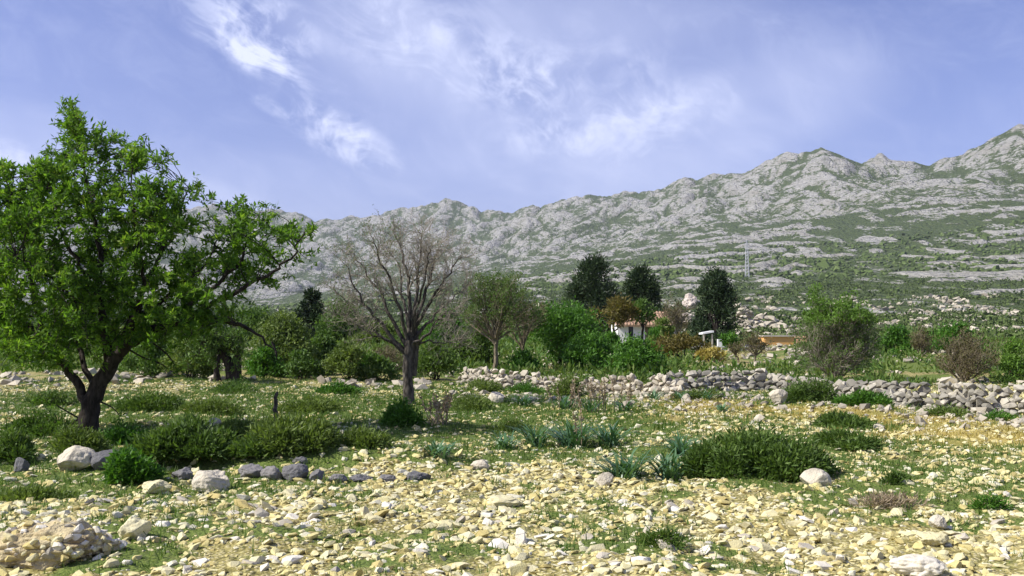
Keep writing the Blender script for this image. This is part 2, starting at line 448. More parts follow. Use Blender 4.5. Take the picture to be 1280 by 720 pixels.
def slope_mat(name, rocktint):
    m, t = new_mat(name)
    pos = node(t, 'ShaderNodeNewGeometry').outputs['Position']
    scr = node(t, 'ShaderNodeAttribute', attribute_name='scrub').outputs['Fac']
    sc1 = node(t, 'ShaderNodeMapping', {'Vector': pos, 'Scale': (1, .3, 1.6)}).outputs[0]
    n1 = NOISE(t, sc1, .03, 6, .65); n2 = NOISE(t, sc1, .13, 6, .7); n3 = NOISE(t, sc1, .42, 4, .65)
    n4 = NOISE(t, sc1, .21, 5, .7, .4); n5 = NOISE(t, sc1, .9, 3, .6)
    rock = RAMP(t, n2, [(.25, tuple(.42 * c for c in rocktint)), (.48, rocktint), (.72, tuple(1.3 * c for c in rocktint))])
    rock = MIX(t, SMOOTH(t, n1, .45, .7, 0, .45), rock, (.32, .29, .22))
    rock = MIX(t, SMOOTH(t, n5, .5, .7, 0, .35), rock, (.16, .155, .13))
    green = RAMP(t, n3, [(.3, (.045, .07, .022)), (.5, (.08, .115, .038)), (.75, (.14, .16, .068))])
    f = M(t, 'ADD', scr, M(t, 'ADD', M(t, 'MULTIPLY', M(t, 'SUBTRACT', n4, .5), 2.3), M(t, 'MULTIPLY', M(t, 'SUBTRACT', n3, .5), 1.1)))
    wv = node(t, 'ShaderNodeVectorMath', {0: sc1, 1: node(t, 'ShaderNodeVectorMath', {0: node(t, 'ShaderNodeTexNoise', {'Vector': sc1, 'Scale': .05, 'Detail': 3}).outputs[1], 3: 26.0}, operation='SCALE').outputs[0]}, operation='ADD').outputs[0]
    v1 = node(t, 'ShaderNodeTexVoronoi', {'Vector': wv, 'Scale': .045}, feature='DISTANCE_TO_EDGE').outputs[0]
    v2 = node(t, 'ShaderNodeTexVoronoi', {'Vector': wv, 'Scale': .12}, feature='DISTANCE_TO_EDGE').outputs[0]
    fis = M(t, 'ADD', SMOOTH(t, v1, .13, .01, 0, .34), SMOOTH(t, v2, .16, .01, 0, .13))  # crack lines: scrub in fissures, with crevice shadow put into the colour
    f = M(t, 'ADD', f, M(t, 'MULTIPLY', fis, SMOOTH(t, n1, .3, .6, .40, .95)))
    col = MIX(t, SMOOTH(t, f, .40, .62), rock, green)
    finish(t, col, .95, M(t, 'ADD', M(t, 'SUBTRACT', n2, fis), M(t, 'ADD', M(t, 'MULTIPLY', n4, .6), M(t, 'MULTIPLY', n3, .4))), 1.0, 9.0)
    return m
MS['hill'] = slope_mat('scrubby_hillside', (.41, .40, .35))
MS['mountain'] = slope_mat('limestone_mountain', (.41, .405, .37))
MS['scrub'] = leaf_mat('hillside_scrub', [(0, (.05, .075, .022)), (.5, (.085, .125, .038)), (1, (.14, .18, .065))], .0, .9, .1)

# ------------------------------------------------------------------ ground cover masks
def ell(x, y, cx, cy, rx, ry):
    return np.exp(-(((x - cx) / rx) ** 2 + ((y - cy) / ry) ** 2))
TURF_SPOTS = [(60, 580, 130, 28, .6), (240, 560, 230, 30, .7), (380, 530, 180, 40, .7), (200, 500, 220, 25, .5), (620, 500, 150, 30, .6), (720, 540, 140, 30, .5), (1150, 600, 170, 35, .6), (1100, 545, 160, 20, .35), (1000, 500, 150, 15, .5), (230, 655, 60, 14, .4), (150, 708, 90, 9, .4), (780, 680, 110, 12, .4), (1250, 575, 90, 25, .4), (560, 690, 60, 12, .3), (100, 608, 110, 7, .4), (1180, 660, 90, 14, .3)]
STRAW_SPOTS = [(880, 505, 70, 7, 1.), (960, 513, 150, 6, 1.), (1230, 545, 130, 16, 1.1), (1100, 522, 120, 6, 1.0), (850, 520, 40, 8, .6), (1150, 525, 140, 6, .7), (230, 475, 200, 5, .2)]
def spots(tab):
    out = []
    for u, v, ru, rv, w in tab:
        p = gnd(u, v); a, b = gnd(u, v - rv), gnd(u, v + rv)
        out.append((p[0], p[1], ru / F * p[1], max(.3, (a[1] - b[1]) / 2), w))
    return out
TS, SS = spots(TURF_SPOTS), spots(STRAW_SPOTS)
def turf_at(x, y):
    g = .225 + .15 * sstep(y, 10, 14) * (1 - sstep(y, 22, 30)) + .50 * fbm(x * .55, y * .55, 3) + .35 * fbm(x * 2.1 + 9, y * 2.1, 2)
    for cx, cy, rx, ry, w in TS: g = g + w * ell(x, y, cx, cy, rx, ry)
    return np.clip(g - .25 * straw_at(x, y) + (.30 + .5 * fbm(x * .3, y * .22, 3)) * sstep(np.hypot(x, y), 33, 44), 0, 1)
def straw_at(x, y):
    g = 0
    for cx, cy, rx, ry, w in SS: g = g + w * ell(x, y, cx, cy, rx, ry)
    return np.clip(g * (0.75 + .6 * fbm(x * 1.1, y * 1.1, 3)), 0, 1)

# ------------------------------------------------------------------ terrain meshes (one height function, three adjoining sheets)
TH = np.concatenate([np.linspace(-180, -62, 24)[:-1], np.linspace(-62, -36, 40)[:-1], np.linspace(-36, 36, 900)[:-1], np.linspace(36, 62, 40)[:-1], np.linspace(62, 180, 24)])
TH = np.radians(TH)
def sheet(name, rows, mat, kindattrs):
    R, T_ = np.meshgrid(rows, TH, indexing='ij')
    x, y = R * np.sin(T_), R * np.cos(T_)
    x, y = x.ravel(), y.ravel()
    z, scrub, rocky = terrain(x, y, True)
    n, k = len(rows), len(TH)
    i = np.arange(n - 1)[:, None] * k; j = np.arange(k - 1)[None]
    f = np.stack([i + j, i + j + 1, i + k + j + 1, i + k + j], -1).reshape(-1, 4)[:, ::-1]
    at_ = {'scrub': scrub} if kindattrs == 'hill' else {'turf': turf_at(x, y), 'straw': straw_at(x, y)}
    me = mesh_arrays(name, np.stack([x, y, z], 1), [(f, 0)], [mat], True, at_)
    o = bpy.data.objects.new(name, me); COL.objects.link(o)
    return tag(o, kind='structure')
g0 = np.concatenate([[.3, 1, 2, 3, 4, 5], np.geomspace(5.6, 45, 150), np.geomspace(46, 150, 50)])
h0 = np.concatenate([np.geomspace(150, 500, 60), np.linspace(500, 1200, 110)[1:]])
m0 = np.concatenate([np.linspace(1200, 2600, 240), np.linspace(2600, 4700, 150)[1:], np.geomspace(4700, 7000, 8)[1:]])
sheet('ground', g0, MS['soil'], 'field')
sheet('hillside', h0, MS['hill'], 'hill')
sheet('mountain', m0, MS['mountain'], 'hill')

# ------------------------------------------------------------------ stones
def hull_shape(n, seed):
    r = np.random.default_rng(seed)
    p = r.normal(size=(n, 3)); p /= np.linalg.norm(p, axis=1)[:, None]
    p *= r.uniform(.75, 1.1, (n, 1))
    bm = bmesh.new()
    for q in p: bm.verts.new(q)
    res = bmesh.ops.convex_hull(bm, input=bm.verts)
    bmesh.ops.delete(bm, geom=list({e for e in res['geom_interior'] + res['geom_unused'] if isinstance(e, bmesh.types.BMVert)}), context='VERTS')
    bmesh.ops.triangulate(bm, faces=bm.faces)
    bmesh.ops.recalc_face_normals(bm, faces=bm.faces)
    bm.verts.index_update()
    v = np.array([q.co[:] for q in bm.verts]); f = np.array([[w.index for w in q.verts] for q in bm.faces])
    bm.free()
    return v, f
SH_HI = [hull_shape(18, 100 + i) for i in range(14)]
SH_LO = [hull_shape(9, 200 + i) for i in range(8)]
def rotmats(n, tilt=.35):
    a = RNG.uniform(0, 2 * math.pi, n); b = RNG.normal(0, tilt, n); c = RNG.normal(0, tilt, n)
    ca, sa, cb, sb, cc, s_ = np.cos(a), np.sin(a), np.cos(b), np.sin(b), np.cos(c), np.sin(c)
    z0 = 0 * a; o1 = z0 + 1
    Rz = np.array([[ca, -sa, z0], [sa, ca, z0], [z0, z0, o1]]).transpose(2, 0, 1)
    Rx = np.array([[o1, z0, z0], [z0, cb, -sb], [z0, sb, cb]]).transpose(2, 0, 1)
    Ry = np.array([[cc, z0, s_], [z0, o1, z0], [-s_, z0, cc]]).transpose(2, 0, 1)
    return Rz @ Rx @ Ry
def scatter(mb, shapes, pos, scl, tilt=.35):
    n = len(pos); R = rotmats(n, tilt); pick = RNG.integers(0, len(shapes), n)
    for i, (v, f) in enumerate(shapes):
        k = np.nonzero(pick == i)[0]
        if not len(k): continue
        w = np.einsum('nij,nvj->nvi', R[k], v[None] * scl[k][:, None]) + pos[k][:, None]
        ff = f[None] + (np.arange(len(k)) * len(v))[:, None, None]
        mb.add(w.reshape(-1, 3), ff.reshape(-1, 3))

# candidates over the view wedge, thinner where turf grows
NC = 290000
yy = np.sqrt(RNG.uniform(5.0 ** 2, 34 ** 2, NC)); uu = RNG.uniform(-230, 1510, NC)
xx = (uu - 640) / F * yy
tf = turf_at(xx, yy)
cluster = sstep(fbm(xx * 1.6 + 40, yy * 1.6, 3), -.5, .35)
prob = (1 - .68 * sstep(tf, .36, .85)) * (.35 + .65 * cluster) * np.interp(yy, [6, 10, 14, 20, 34], [1, .95, .68, .38, .18]) * (1 - .6 * straw_at(xx, yy))
far = sstep(yy, 18, 34)
keep = RNG.random(NC) < prob * 1.0
xx, yy, tf, uu = xx[keep], yy[keep], tf[keep], uu[keep]
NS = len(xx)
sz = np.exp(RNG.normal(math.log(.0265), .52, NS)) * np.interp(yy, [6, 14, 34], [1, 1.25, 1.9])
sz = np.clip(sz, .014, .082)
scl = np.stack([sz * RNG.uniform(.85, 1.5, NS), sz * RNG.uniform(.7, 1.1, NS), sz * RNG.uniform(.30, .62, NS)], 1)
zz = terrain(xx, yy)
pos = np.stack([xx, yy, zz + scl[:, 2] * RNG.uniform(-.35, .4, NS)], 1)
vv = 425 + (EYE - zz) / yy * F
big = np.argsort(-sz * (uu > 10) * (uu < 1270) * (vv < 712) / yy)[:300]
mask = np.ones(NS, bool); mask[big] = False
nearm = mask & (yy < 13); farm = mask & (yy >= 13)
mb = MB(); scatter(mb, SH_HI, pos[nearm], scl[nearm]); scatter(mb, SH_LO, pos[farm], scl[farm])
o = mb.build('gravel', MS['field']); tag(o, 'carpet of small cream and ochre limestone rubble covering the field', 'gravel', kind='stuff')
print('stones', NS)
for nm, st in (('whitish', [(0, (.60, .56, .46)), (1, (.68, .65, .56))]), ('cream', [(0, (.54, .49, .28)), (1, (.60, .56, .36))]), ('ochre', [(0, (.47, .39, .16)), (1, (.55, .47, .22))]), ('greyish', [(0, (.36, .33, .26)), (1, (.46, .42, .34))])):
    MS['s_' + nm] = stone_mat(nm + '_limestone', st, (.40, .30, .13), 16, amount=.45)
TINTS = ['cream', 'whitish', 'cream', 'ochre', 'cream', 'whitish', 'greyish', 'cream']
lib = {t_: [mesh_arrays('field_stone', v, [(f, 0)], [MS['s_' + t_]]) for v, f in SH_HI] for t_ in set(TINTS)}
MARKS = [('the crumbling outcrop in the corner', 60, 690), ('the squat boulder by the outcrop', 164, 676), ('the pale boulder by the leafy tree', 98, 590), ('the craggy grey-brown boulder', 262, 614), ('the largest blue-grey stone', 368, 601), ('the grey slab ending the row', 521, 601), ('the flat cream slab in mid-foreground', 632, 634), ('the white stone by the strappy clumps', 755, 609), ('the large strappy clump', 812, 598), ('the large juniper mound', 930, 601), ('the smooth pale boulder', 1022, 609), ('the brown dry shrub', 1110, 640), ('the broad cream slab at right', 1172, 684), ('the rock cut by the bottom edge', 1152, 722), ('the small tuft at the right edge', 1240, 638), ('the grassy tuft in the lower middle', 835, 688), ('the spiky clump below the bare tree', 545, 573), ('the long cream rock', 190, 618)]
seen = {}
for q, k in enumerate(big):
    t_ = TINTS[q % 8]; o = bpy.data.objects.new('field_stone', lib[t_][q % 14]); COL.objects.link(o)
    o.location = pos[k]; o.scale = scl[k]; o.rotation_euler = (RNG.normal(0, .3), RNG.normal(0, .3), RNG.uniform(0, 6.28))
    pu, pv = uu[k], vv[k]; dist = [math.hypot((pu - m_[1]), 1.8 * (pv - m_[2])) for m_ in MARKS]; j = int(np.argmin(dist)); du, dv_ = pu - MARKS[j][1], pv - MARKS[j][2]
    rel = ('left of' if du < 0 else 'right of') if abs(du) > 1.6 * abs(dv_) else ('in front of' if dv_ > 0 else 'behind')
    ra, rb = scl[k][0] / scl[k][1], scl[k][2] / scl[k][1]
    shp = 'long' if ra > 1.55 else ('flat' if rb < .55 else ('chunky' if rb > .72 else 'squat'))
    seen.setdefault((t_, shp, rel, j), []).append((dist[j], o))
ORD = ['', 'second ', 'third ', 'fourth ', 'fifth ', 'sixth ', 'seventh ', 'eighth ', 'ninth ', 'tenth ', 'eleventh ', 'twelfth ', 'thirteenth ', 'fourteenth ', 'fifteenth ']
for (t_, shp, rel, j), l in seen.items():
    l.sort(key=lambda e: e[0])
    for i, (_, o) in enumerate(l):
        lb = '%s %s stone lying %s %s' % (shp, t_, rel, MARKS[j][0])
        if len(l) > 1: lb = '%s %s stone, %snearest %s %s' % (shp, t_, ORD[min(i, 14)], rel, MARKS[j][0])
        tag(o, lb, 'stone', 'larger loose stones strewn over the field')

# ------------------------------------------------------------------ boulders
def ico(sub):
    bm = bmesh.new(); bmesh.ops.create_icosphere(bm, subdivisions=sub, radius=1)
    v = np.array([q.co[:] for q in bm.verts]); f = np.array([[w.index for w in q.verts] for q in bm.faces]); bm.free()
    return v, f
ICO3, ICO4, ICO5 = ico(4), ico(5), ico(6)
def boulder_verts(seed, cuts=9, rough=.06, base=ICO4, lo=.55, hi=.9):
    r = np.random.default_rng(seed); v = base[0].copy()
    for _ in range(cuts):
        n = r.normal(size=3); n /= np.linalg.norm(n); h = r.uniform(lo, hi)
        d = v @ n; m_ = d > h
        v[m_] -= (d[m_] - h)[:, None] * n * .93
    nrm = v / np.linalg.norm(v, axis=1)[:, None]
    s = seed * 1.37
    v += nrm * (rough * 1.2 * n3d(v + s, 1.6) + rough * .7 * n3d(v + s, 4.1) - rough * .6 * (1 - np.abs(n3d(v + s, 3.0))) ** 4 + rough * .35 * n3d(v - s, 9.0))[:, None]
    return v
def boulder(name, label, cat, u, vb, wpx, hpx, seed, mat='boulder', depth=.8, group=None, rough=.06, rz=0, sink=.18, base=ICO4, Y=None, cuts=9):
    p = gnd(u, vb) if Y is None else at(u, vb, Y)
    Y = p[1]; w = wpx / F * Y * .5; h = hpx / F * Y
    v = boulder_verts(seed, cuts, rough, base)
    c, s = math.cos(rz), math.sin(rz)
    v = np.stack([v[:, 0] * c - v[:, 1] * s, v[:, 0] * s + v[:, 1] * c, v[:, 2]], 1)
    ext = v.max(0) - v.min(0)
    zs = h * (1 + sink) / ext[2]
    v = (v - (v.max(0) + v.min(0)) / 2) * np.array([2 * w / ext[0], 2 * w * depth / ext[1], zs])
    v[:, 2] += h / 2 - h * sink / 2
    v[:, 1] += w * depth * .6
    me = mesh_arrays(name, v, [(base[1], 0)], [MS[mat]], True)
    o = bpy.data.objects.new(name, me); o.location = p; COL.objects.link(o)
    return tag(o, label, cat, group)
G = 'boulders standing out on the field'
boulder('boulder', 'rounded pale boulder at the foot of the leafy tree', 'boulder', 90, 590, 50, 31, 21, group=G, cuts=7, rough=.08)
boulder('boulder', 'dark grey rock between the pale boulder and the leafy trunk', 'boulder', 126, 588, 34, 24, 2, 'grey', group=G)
boulder('boulder', 'craggy grey-brown boulder at the left end of the row of grey stones', 'boulder', 260, 616, 50, 26, 3, 'boulder', group=G, rough=.1)
boulder('boulder', 'long low cream rock between the tree boulder and the craggy boulder', 'boulder', 192, 618, 38, 16, 4, 's_cream', group=G, rough=.12, cuts=13)
oc = boulder('rock_outcrop', 'low crumbling yellow outcrop with a brown earthy hollow in the bottom left corner', 'rock', 46, 706, 172, 48, 25, 'crumble', group=None, rough=.15, base=ICO5, depth=.75)
vo = np.array([q.co[:] for q in oc.data.vertices]); upv = np.nonzero(vo[:, 2] > vo[:, 2].max() * .25)[0]
for i, k in enumerate(RNG.choice(upv, 190, replace=False)):
    o = bpy.data.objects.new('fragment', lib[('cream', 'ochre', 'whitish', 'greyish')[i % 4]][i % 14]); COL.objects.link(o); o.parent = oc
    f_ = RNG.uniform(.014, .05); o.location = vo[k] + np.array([0, 0, -.004]); o.scale = (f_ * 1.3, f_, f_ * .7); o.rotation_euler = (RNG.normal(0, .5), RNG.normal(0, .5), RNG.uniform(0, 6.28))
boulder('boulder', 'squat cream boulder with a shaded right side beside the crumbling outcrop', 'boulder', 164, 676, 40, 28, 6, 's_cream', group=G, rough=.1, cuts=11)
boulder('boulder', 'smooth pale boulder in front of the right end of the large juniper mound', 'boulder', 1022, 609, 38, 22, 7, 'boulder', group=G, rough=.03)
boulder('boulder', 'broad cream slab lying in the stony ground at lower right', 'boulder', 1172, 684, 40, 16, 8, 's_cream', group=G, rough=.12, cuts=14)
boulder('boulder', 'small grey-white stone standing above the cream slab at lower right', 'boulder', 1175, 662, 22, 17, 9, 'boulder', group=G)
boulder('boulder', 'pale rock cut by the bottom edge below the cream slab', 'boulder', 1152, 726, 66, 26, 10, 's_whitish', group=G, rough=.12, cuts=14)
boulder('boulder', 'white stone just left of the strappy clumps by the juniper mound', 'boulder', 755, 609, 26, 17, 11, 'boulder', group=G, rough=.03)
boulder('boulder', 'whitish stone leaning behind the row of grey stones', 'boulder', 600, 588, 24, 12, 17, 'boulder', group=G)
boulder('boulder', 'pale humped rock in front of the low wall slabs', 'boulder', 975, 505, 24, 18, 12, 'boulder', group=G)
boulder('boulder', 'flat pale rock in the grass between the bare tree and the wall', 'boulder', 586, 499, 26, 9, 13, 'boulder', group=G)
boulder('boulder', 'pointed pale rock in the grass below the left end of the wall', 'boulder', 620, 504, 20, 14, 14, 'boulder', group=G)
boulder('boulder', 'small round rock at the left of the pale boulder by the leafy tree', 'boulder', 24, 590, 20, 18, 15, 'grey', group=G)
boulder('boulder', 'flat cream slab in the middle of the stony foreground', 'boulder', 632, 634, 48, 13, 16, 's_cream', group=G, rough=.1, cuts=13)
boulder('boulder', 'bright stone in the yellow stubble beside the small right mound', 'boulder', 1100, 538, 14, 8, 18, 'boulder', group=G)
boulder('boulder', 'white stone on the grassy slope right of the leafy tree', 'boulder', 266, 532, 18, 9, 19, 'boulder', group=G)
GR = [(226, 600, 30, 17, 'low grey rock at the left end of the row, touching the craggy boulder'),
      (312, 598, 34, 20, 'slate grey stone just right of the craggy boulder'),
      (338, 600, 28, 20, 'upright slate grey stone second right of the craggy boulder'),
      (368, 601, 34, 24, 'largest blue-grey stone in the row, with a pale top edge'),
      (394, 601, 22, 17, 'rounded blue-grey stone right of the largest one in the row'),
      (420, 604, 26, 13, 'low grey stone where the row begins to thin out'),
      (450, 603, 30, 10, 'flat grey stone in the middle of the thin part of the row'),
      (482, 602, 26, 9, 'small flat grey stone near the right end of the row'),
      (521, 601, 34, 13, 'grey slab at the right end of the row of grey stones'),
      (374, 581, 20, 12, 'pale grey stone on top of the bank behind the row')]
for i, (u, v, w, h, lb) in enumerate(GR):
    boulder('grey_stone', lb, 'stone', u, v, w, h * .82, 40 + i, 'grey', group='row of grey stones with shade in their colour', rough=.10, base=ICO4, cuts=15, sink=.35, rz=i * 1.3)

# hillside rocks that can be told apart
boulder('rock_outcrop', 'pinkish white block of rock between the pines on the slope behind the house', 'rock', 863, 384, 20, 18, 61, 'pinkrock', Y=150, rough=.14, base=ICO4, group='rock outcrops at the foot of the slope')
boulder('rock_outcrop', 'small pale rock face below the pinkish block beside the pine', 'rock', 860, 404, 20, 14, 62, 'pinkrock', Y=130, rough=.14, base=ICO4, group='rock outcrops at the foot of the slope')
OUT = [(930, 372, 46, 18, 'large pale outcrop on the slope just right of the dark pine'), (958, 385, 44, 20, 'broken pale outcrop below the large one right of the pine'), (935, 396, 30, 13, 'low outcrop touching the right edge of the pine crown'), (975, 399, 40, 13, 'pale ledge of rock above the orange building'), (480, 412, 40, 24, 'white rock patch showing through the branches of the bare tree')]
BLOCKS = [mesh_arrays('block', v, [(f, 0)], [MS['wallpale']]) for v, f in SH_HI[:8]]
for i, (u, v, w, h, lb) in enumerate(OUT):
    Y = [230, 210, 190, 185, 120][i]; p = at(u, v, Y); p[2] = H1(p[0], Y); wm = w / F * Y; hm = max(at(u, v - h, Y)[2] - p[2], 1.0) * .62
    root = empty('rock_outcrop', p, lb, 'rock', 'rock outcrops at the foot of the slope')
    for j in range(34):
        a_ = RNG.normal(0, .27) * wm; q = RNG.normal(0, .35) * wm; sz_ = wm * RNG.uniform(.04, .12)
        top_ = hm * math.exp(-(a_ / (.42 * wm)) ** 2) * RNG.uniform(.0, 1.0)
        o = bpy.data.objects.new('block', BLOCKS[j % 8]); COL.objects.link(o); o.parent = root
        o.location = (a_, q, H1(p[0] + a_, Y + q) - p[2] + max(top_ * .75 - sz_ * .4, 0)); o.scale = (sz_ * 1.9, sz_ * 1.3, sz_ * .7); o.rotation_euler = (RNG.normal(0, .2), RNG.normal(0, .25), RNG.uniform(0, 6.28))

# ------------------------------------------------------------------ dry stone wall
def wall_section(label, path, hgt, width, size, mat, lean=.35):
    P = np.array([gnd(u, v)[:2] for u, v in path])
    seg = np.linalg.norm(np.diff(P, axis=0), axis=1); cum = np.concatenate([[0], np.cumsum(seg)])
    b = np.array([P[:, 0].mean(), P[:, 1].mean()]); base = (b[0], b[1], H1(*b))
    root = empty('dry_stone_wall', base, label, 'wall', 'stretches of dry stone wall across the field')
    meshes = [mesh_arrays('stone', v, [(f, 0)], [MS[mat]]) for v, f in SH_HI]
    n = 0; layer = 0; z = 0.0
    while z < hgt:
        s = 0.0; frac = z / hgt
        half = width * (.5 - .33 * frac)
        lanes = [-half, 0] if frac < .6 else [-.0]
        if layer == 0: lanes = [-half * 1.2, 0, half]
        for ln in lanes:
            s = RNG.uniform(0, size)
            while s < cum[-1] and n < 299:
                L = size * RNG.uniform(.6, 1.45)
                sx = s + L * .5
                loc = hgt * (1 + lean * math.sin(sx * .9 + 2 * sx ** .5) * math.sin(sx * 2.3))
                if z < loc:
                    k = min(np.searchsorted(cum, sx, side='right') - 1, len(seg) - 1)
                    tt = (sx - cum[k]) / seg[k]; q = P[k] + (P[k + 1] - P[k]) * min(tt, 1)
                    d = (P[k + 1] - P[k]) / seg[k]; nrm = np.array([-d[1], d[0]])
                    q = q + nrm * (width * .5 + ln + RNG.normal(0, .05))
                    hh = size * RNG.uniform(.5, .95)
                    o = bpy.data.objects.new('stone', meshes[n % len(meshes)]); COL.objects.link(o); o.parent = root
                    o.location = (q[0] - base[0], q[1] - base[1], H1(*q) - base[2] + z + hh * .33 + RNG.normal(0, .02))
                    o.scale = (L * .60, size * RNG.uniform(.4, .6), hh * .52)
                    o.rotation_euler = (RNG.normal(0, .3), RNG.normal(0, .32), math.atan2(d[1], d[0]) + RNG.normal(0, .4))
                    n += 1
                s += L * .92
        z += size * .58; layer += 1
    return root
wall_section('tumbled pale left stretch of dry stone wall below the dense green trees', [(568, 479), (620, 484), (680, 487), (740, 491), (800, 494), (842, 497)], .42, .7, .24, 'wallpale')
wall_section('tall heaped stretch of grey wall stones right of the green bushes', [(835, 495), (880, 492), (920, 489), (978, 488)], .62, .9, .27, 'wall')
wall_section('low slumped stretch of wall with flat slabs below the feathery tree', [(955, 489), (1010, 491), (1060, 497), (1112, 504)], .42, .7, .28, 'wall')
wall_section('right stretch of dry stone wall, neatly stacked and grey, running out of frame', [(1108, 507), (1160, 512), (1220, 516), (1310, 521)], .54, .5, .22, 'wall', .12)

# rubble spilled round the wall
n = 800
s = RNG.random(n); uu2 = 560 + 740 * s; vb2 = np.interp(uu2, [560, 700, 840, 960, 1110, 1300], [484, 492, 500, 497, 508, 522]) + np.abs(RNG.normal(0, 9, n)) - 3
pp = np.array([[(u - 640) / F * (EYE * F / (v - 425)), EYE * F / (v - 425)] for u, v in zip(uu2, vb2)])
s2 = np.exp(RNG.normal(math.log(.065), .4, n)); z2 = terrain(pp[:, 0], pp[:, 1])
mb = MB(); scatter(mb, SH_LO, np.column_stack([pp, z2 + s2 * .25]), np.stack([s2 * 1.2, s2, s2 * .65], 1))
o = mb.build('rubble', MS['wallpale']); tag(o, 'small stones spilled along the foot of the dry stone wall', 'rubble', kind='stuff')
# pale stones between the shrubs beyond the wall
n = 7000
yb = RNG.uniform(31, 100, n); ub = RNG.uniform(-60, 1340, n); xb = (ub - 640) / F * yb
kb = fbm(xb * .2 + 5, yb * .2, 3) > -.05
xb, yb = xb[kb], yb[kb]; s2 = np.minimum(np.exp(RNG.normal(math.log(.13), .45, len(xb))), .30); z2 = terrain(xb, yb)
mb = MB(); scatter(mb, SH_LO, np.column_stack([xb, yb, z2 + s2 * .2]), np.stack([s2 * 1.3, s2, s2 * .6], 1))
o = mb.build('rubble', MS['wallpale']); tag(o, 'pale stones strewn between the shrubs beyond the wall', 'rubble', kind='stuff')

# ------------------------------------------------------------------ grass
def blades(mb, x, y, per, hgt, wid, lean=.5, spread=.04):
    n = len(x); z = terrain(x, y)
    X = np.repeat(x, per) + RNG.normal(0, spread, n * per); Y = np.repeat(y, per) + RNG.normal(0, spread, n * per); Z = np.repeat(z, per)
    h = np.repeat(hgt, per) * RNG.uniform(.5, 1.2, n * per); a = RNG.uniform(0, 2 * math.pi, n * per); l = np.abs(RNG.normal(0, lean, n * per))
    w = np.repeat(wid, per)
    c = np.stack([X, Y, Z - .01], 1); sd = np.stack([np.cos(a + 1.57), np.sin(a + 1.57), 0 * a], 1) * w[:, None] * .5
    tip = c + np.stack([np.cos(a) * l * h, np.sin(a) * l * h, h], 1)
    v = np.stack([c - sd, c + sd, tip], 1).reshape(-1, 3)
    mb.add(v, np.arange(len(v)).reshape(-1, 3))
N = 195000
yy = np.sqrt(RNG.uniform(5.0 ** 2, 36 ** 2, N)); uu = RNG.uniform(-230, 1510, N); xx = (uu - 640) / F * yy
tf = turf_at(xx, yy); st = straw_at(xx, yy)
k = (RNG.random(N) < sstep(tf + .30 * fbm(xx * 3, yy * 3, 2), .24, .70) * np.interp(yy, [6, 12, 36], [1, .8, .38])) & (st < .5)
xx, yy = xx[k], yy[k]
hg = np.exp(RNG.normal(math.log(.034), .62, len(xx))) * np.interp(yy, [6, 14, 36], [.95, 1.15, 1.9])
mb = MB(); blades(mb, xx, yy, 5, np.minimum(hg, .16), .006 + .0006 * yy, .85, .04)
print('grass tufts', len(xx))
o = mb.build('grass', MS['grass']); tag(o, 'short green grass and weeds growing between the stones', 'grass', kind='stuff')
N = 30000
yy = RNG.uniform(15, 34, N); uu = RNG.uniform(-90, 1370, N); xx = (uu - 640) / F * yy
k = RNG.random(N) < straw_at(xx, yy) * .6
xx, yy = xx[k], yy[k]
mb = MB(); blades(mb, xx, yy, 5, np.full(len(xx), .09), .006 + .0007 * yy, .6, .05)
o = mb.build('dry_grass', MS['straw']); tag(o, 'straw yellow dry grass in strips before the wall', 'grass', kind='stuff')

# ------------------------------------------------------------------ hillside scrub, a mass nobody could count
N = 120000
rr_ = 110 + (1350 - 110) * RNG.random(N) ** 1.25; tt_ = np.arctan((RNG.uniform(-220, 1500, N) - 640) / F)
xx, yy = rr_ * np.sin(tt_), rr_ * np.cos(tt_)
zz, scr, rk = terrain(xx, yy, True)
k = (RNG.random(N) < (scr ** 1.5) * .38 * (1 - .8 * rk) * (.35 + .65 * sstep(fbm(xx / 22, yy / 30, 3), -.3, .3)))
xx, yy, zz, rr_ = xx[k], yy[k], zz[k], rr_[k]
s = np.exp(RNG.normal(0, .35, len(xx))) * np.interp(rr_, [110, 400, 1300], [.75, 1.25, 2.3])
nr = rr_ < 800
mb = MB(); scatter(mb, SH_LO, np.stack([xx, yy, zz + s * .25], 1)[~nr], np.stack([s * 1.1, s, s * .75], 1)[~nr], .3)
q = np.repeat(np.nonzero(nr)[0], 15); dv = unit(len(q)); dv[:, 2] = np.abs(dv[:, 2])
mb.leaves(np.stack([xx, yy, zz], 1)[q] + dv * (s[q] * RNG.uniform(.4, .95, len(q)))[:, None] * np.array([1.05, 1, .85]), dv + unit(len(q)) * 1.3, s[q] * .42, s[q] * .46)
print('scrub', len(xx))
o = mb.build('scrub', MS['scrub']); tag(o, 'grey-green evergreen scrub covering the lower slopes', 'scrub', kind='stuff')

# pale rocks breaking through the scrub on the lower slope
n = 9000
rb = RNG.uniform(125, 520, n); tb = np.arctan((RNG.uniform(560, 1400, n) - 640) / F); xb, yb = rb * np.sin(tb), rb * np.cos(tb)
kb = (fbm(xb / 16 + 5, yb / 34, 4) > .22) & (RNG.random(n) < np.interp(xb / yb, [-.05, .12, .3], [.15, .7, 1]))
xb, yb, rb = xb[kb], yb[kb], rb[kb]; s2 = np.minimum(np.exp(RNG.normal(math.log(.36), .45, len(xb))), .9) * np.interp(rb, [125, 300, 520], [.7, 1.3, 2.0]); z2 = terrain(xb, yb)
mb = MB(); scatter(mb, SH_LO, np.column_stack([xb, yb, z2 + s2 * .35]), np.stack([s2 * 1.7, s2 * 1.2, s2 * .8], 1), .25)
print('slope rocks', len(xb))
o = mb.build('rocks', MS['wallpale']); tag(o, 'pale rocks breaking through the scrub on the lower right slope', 'rocks', kind='stuff')

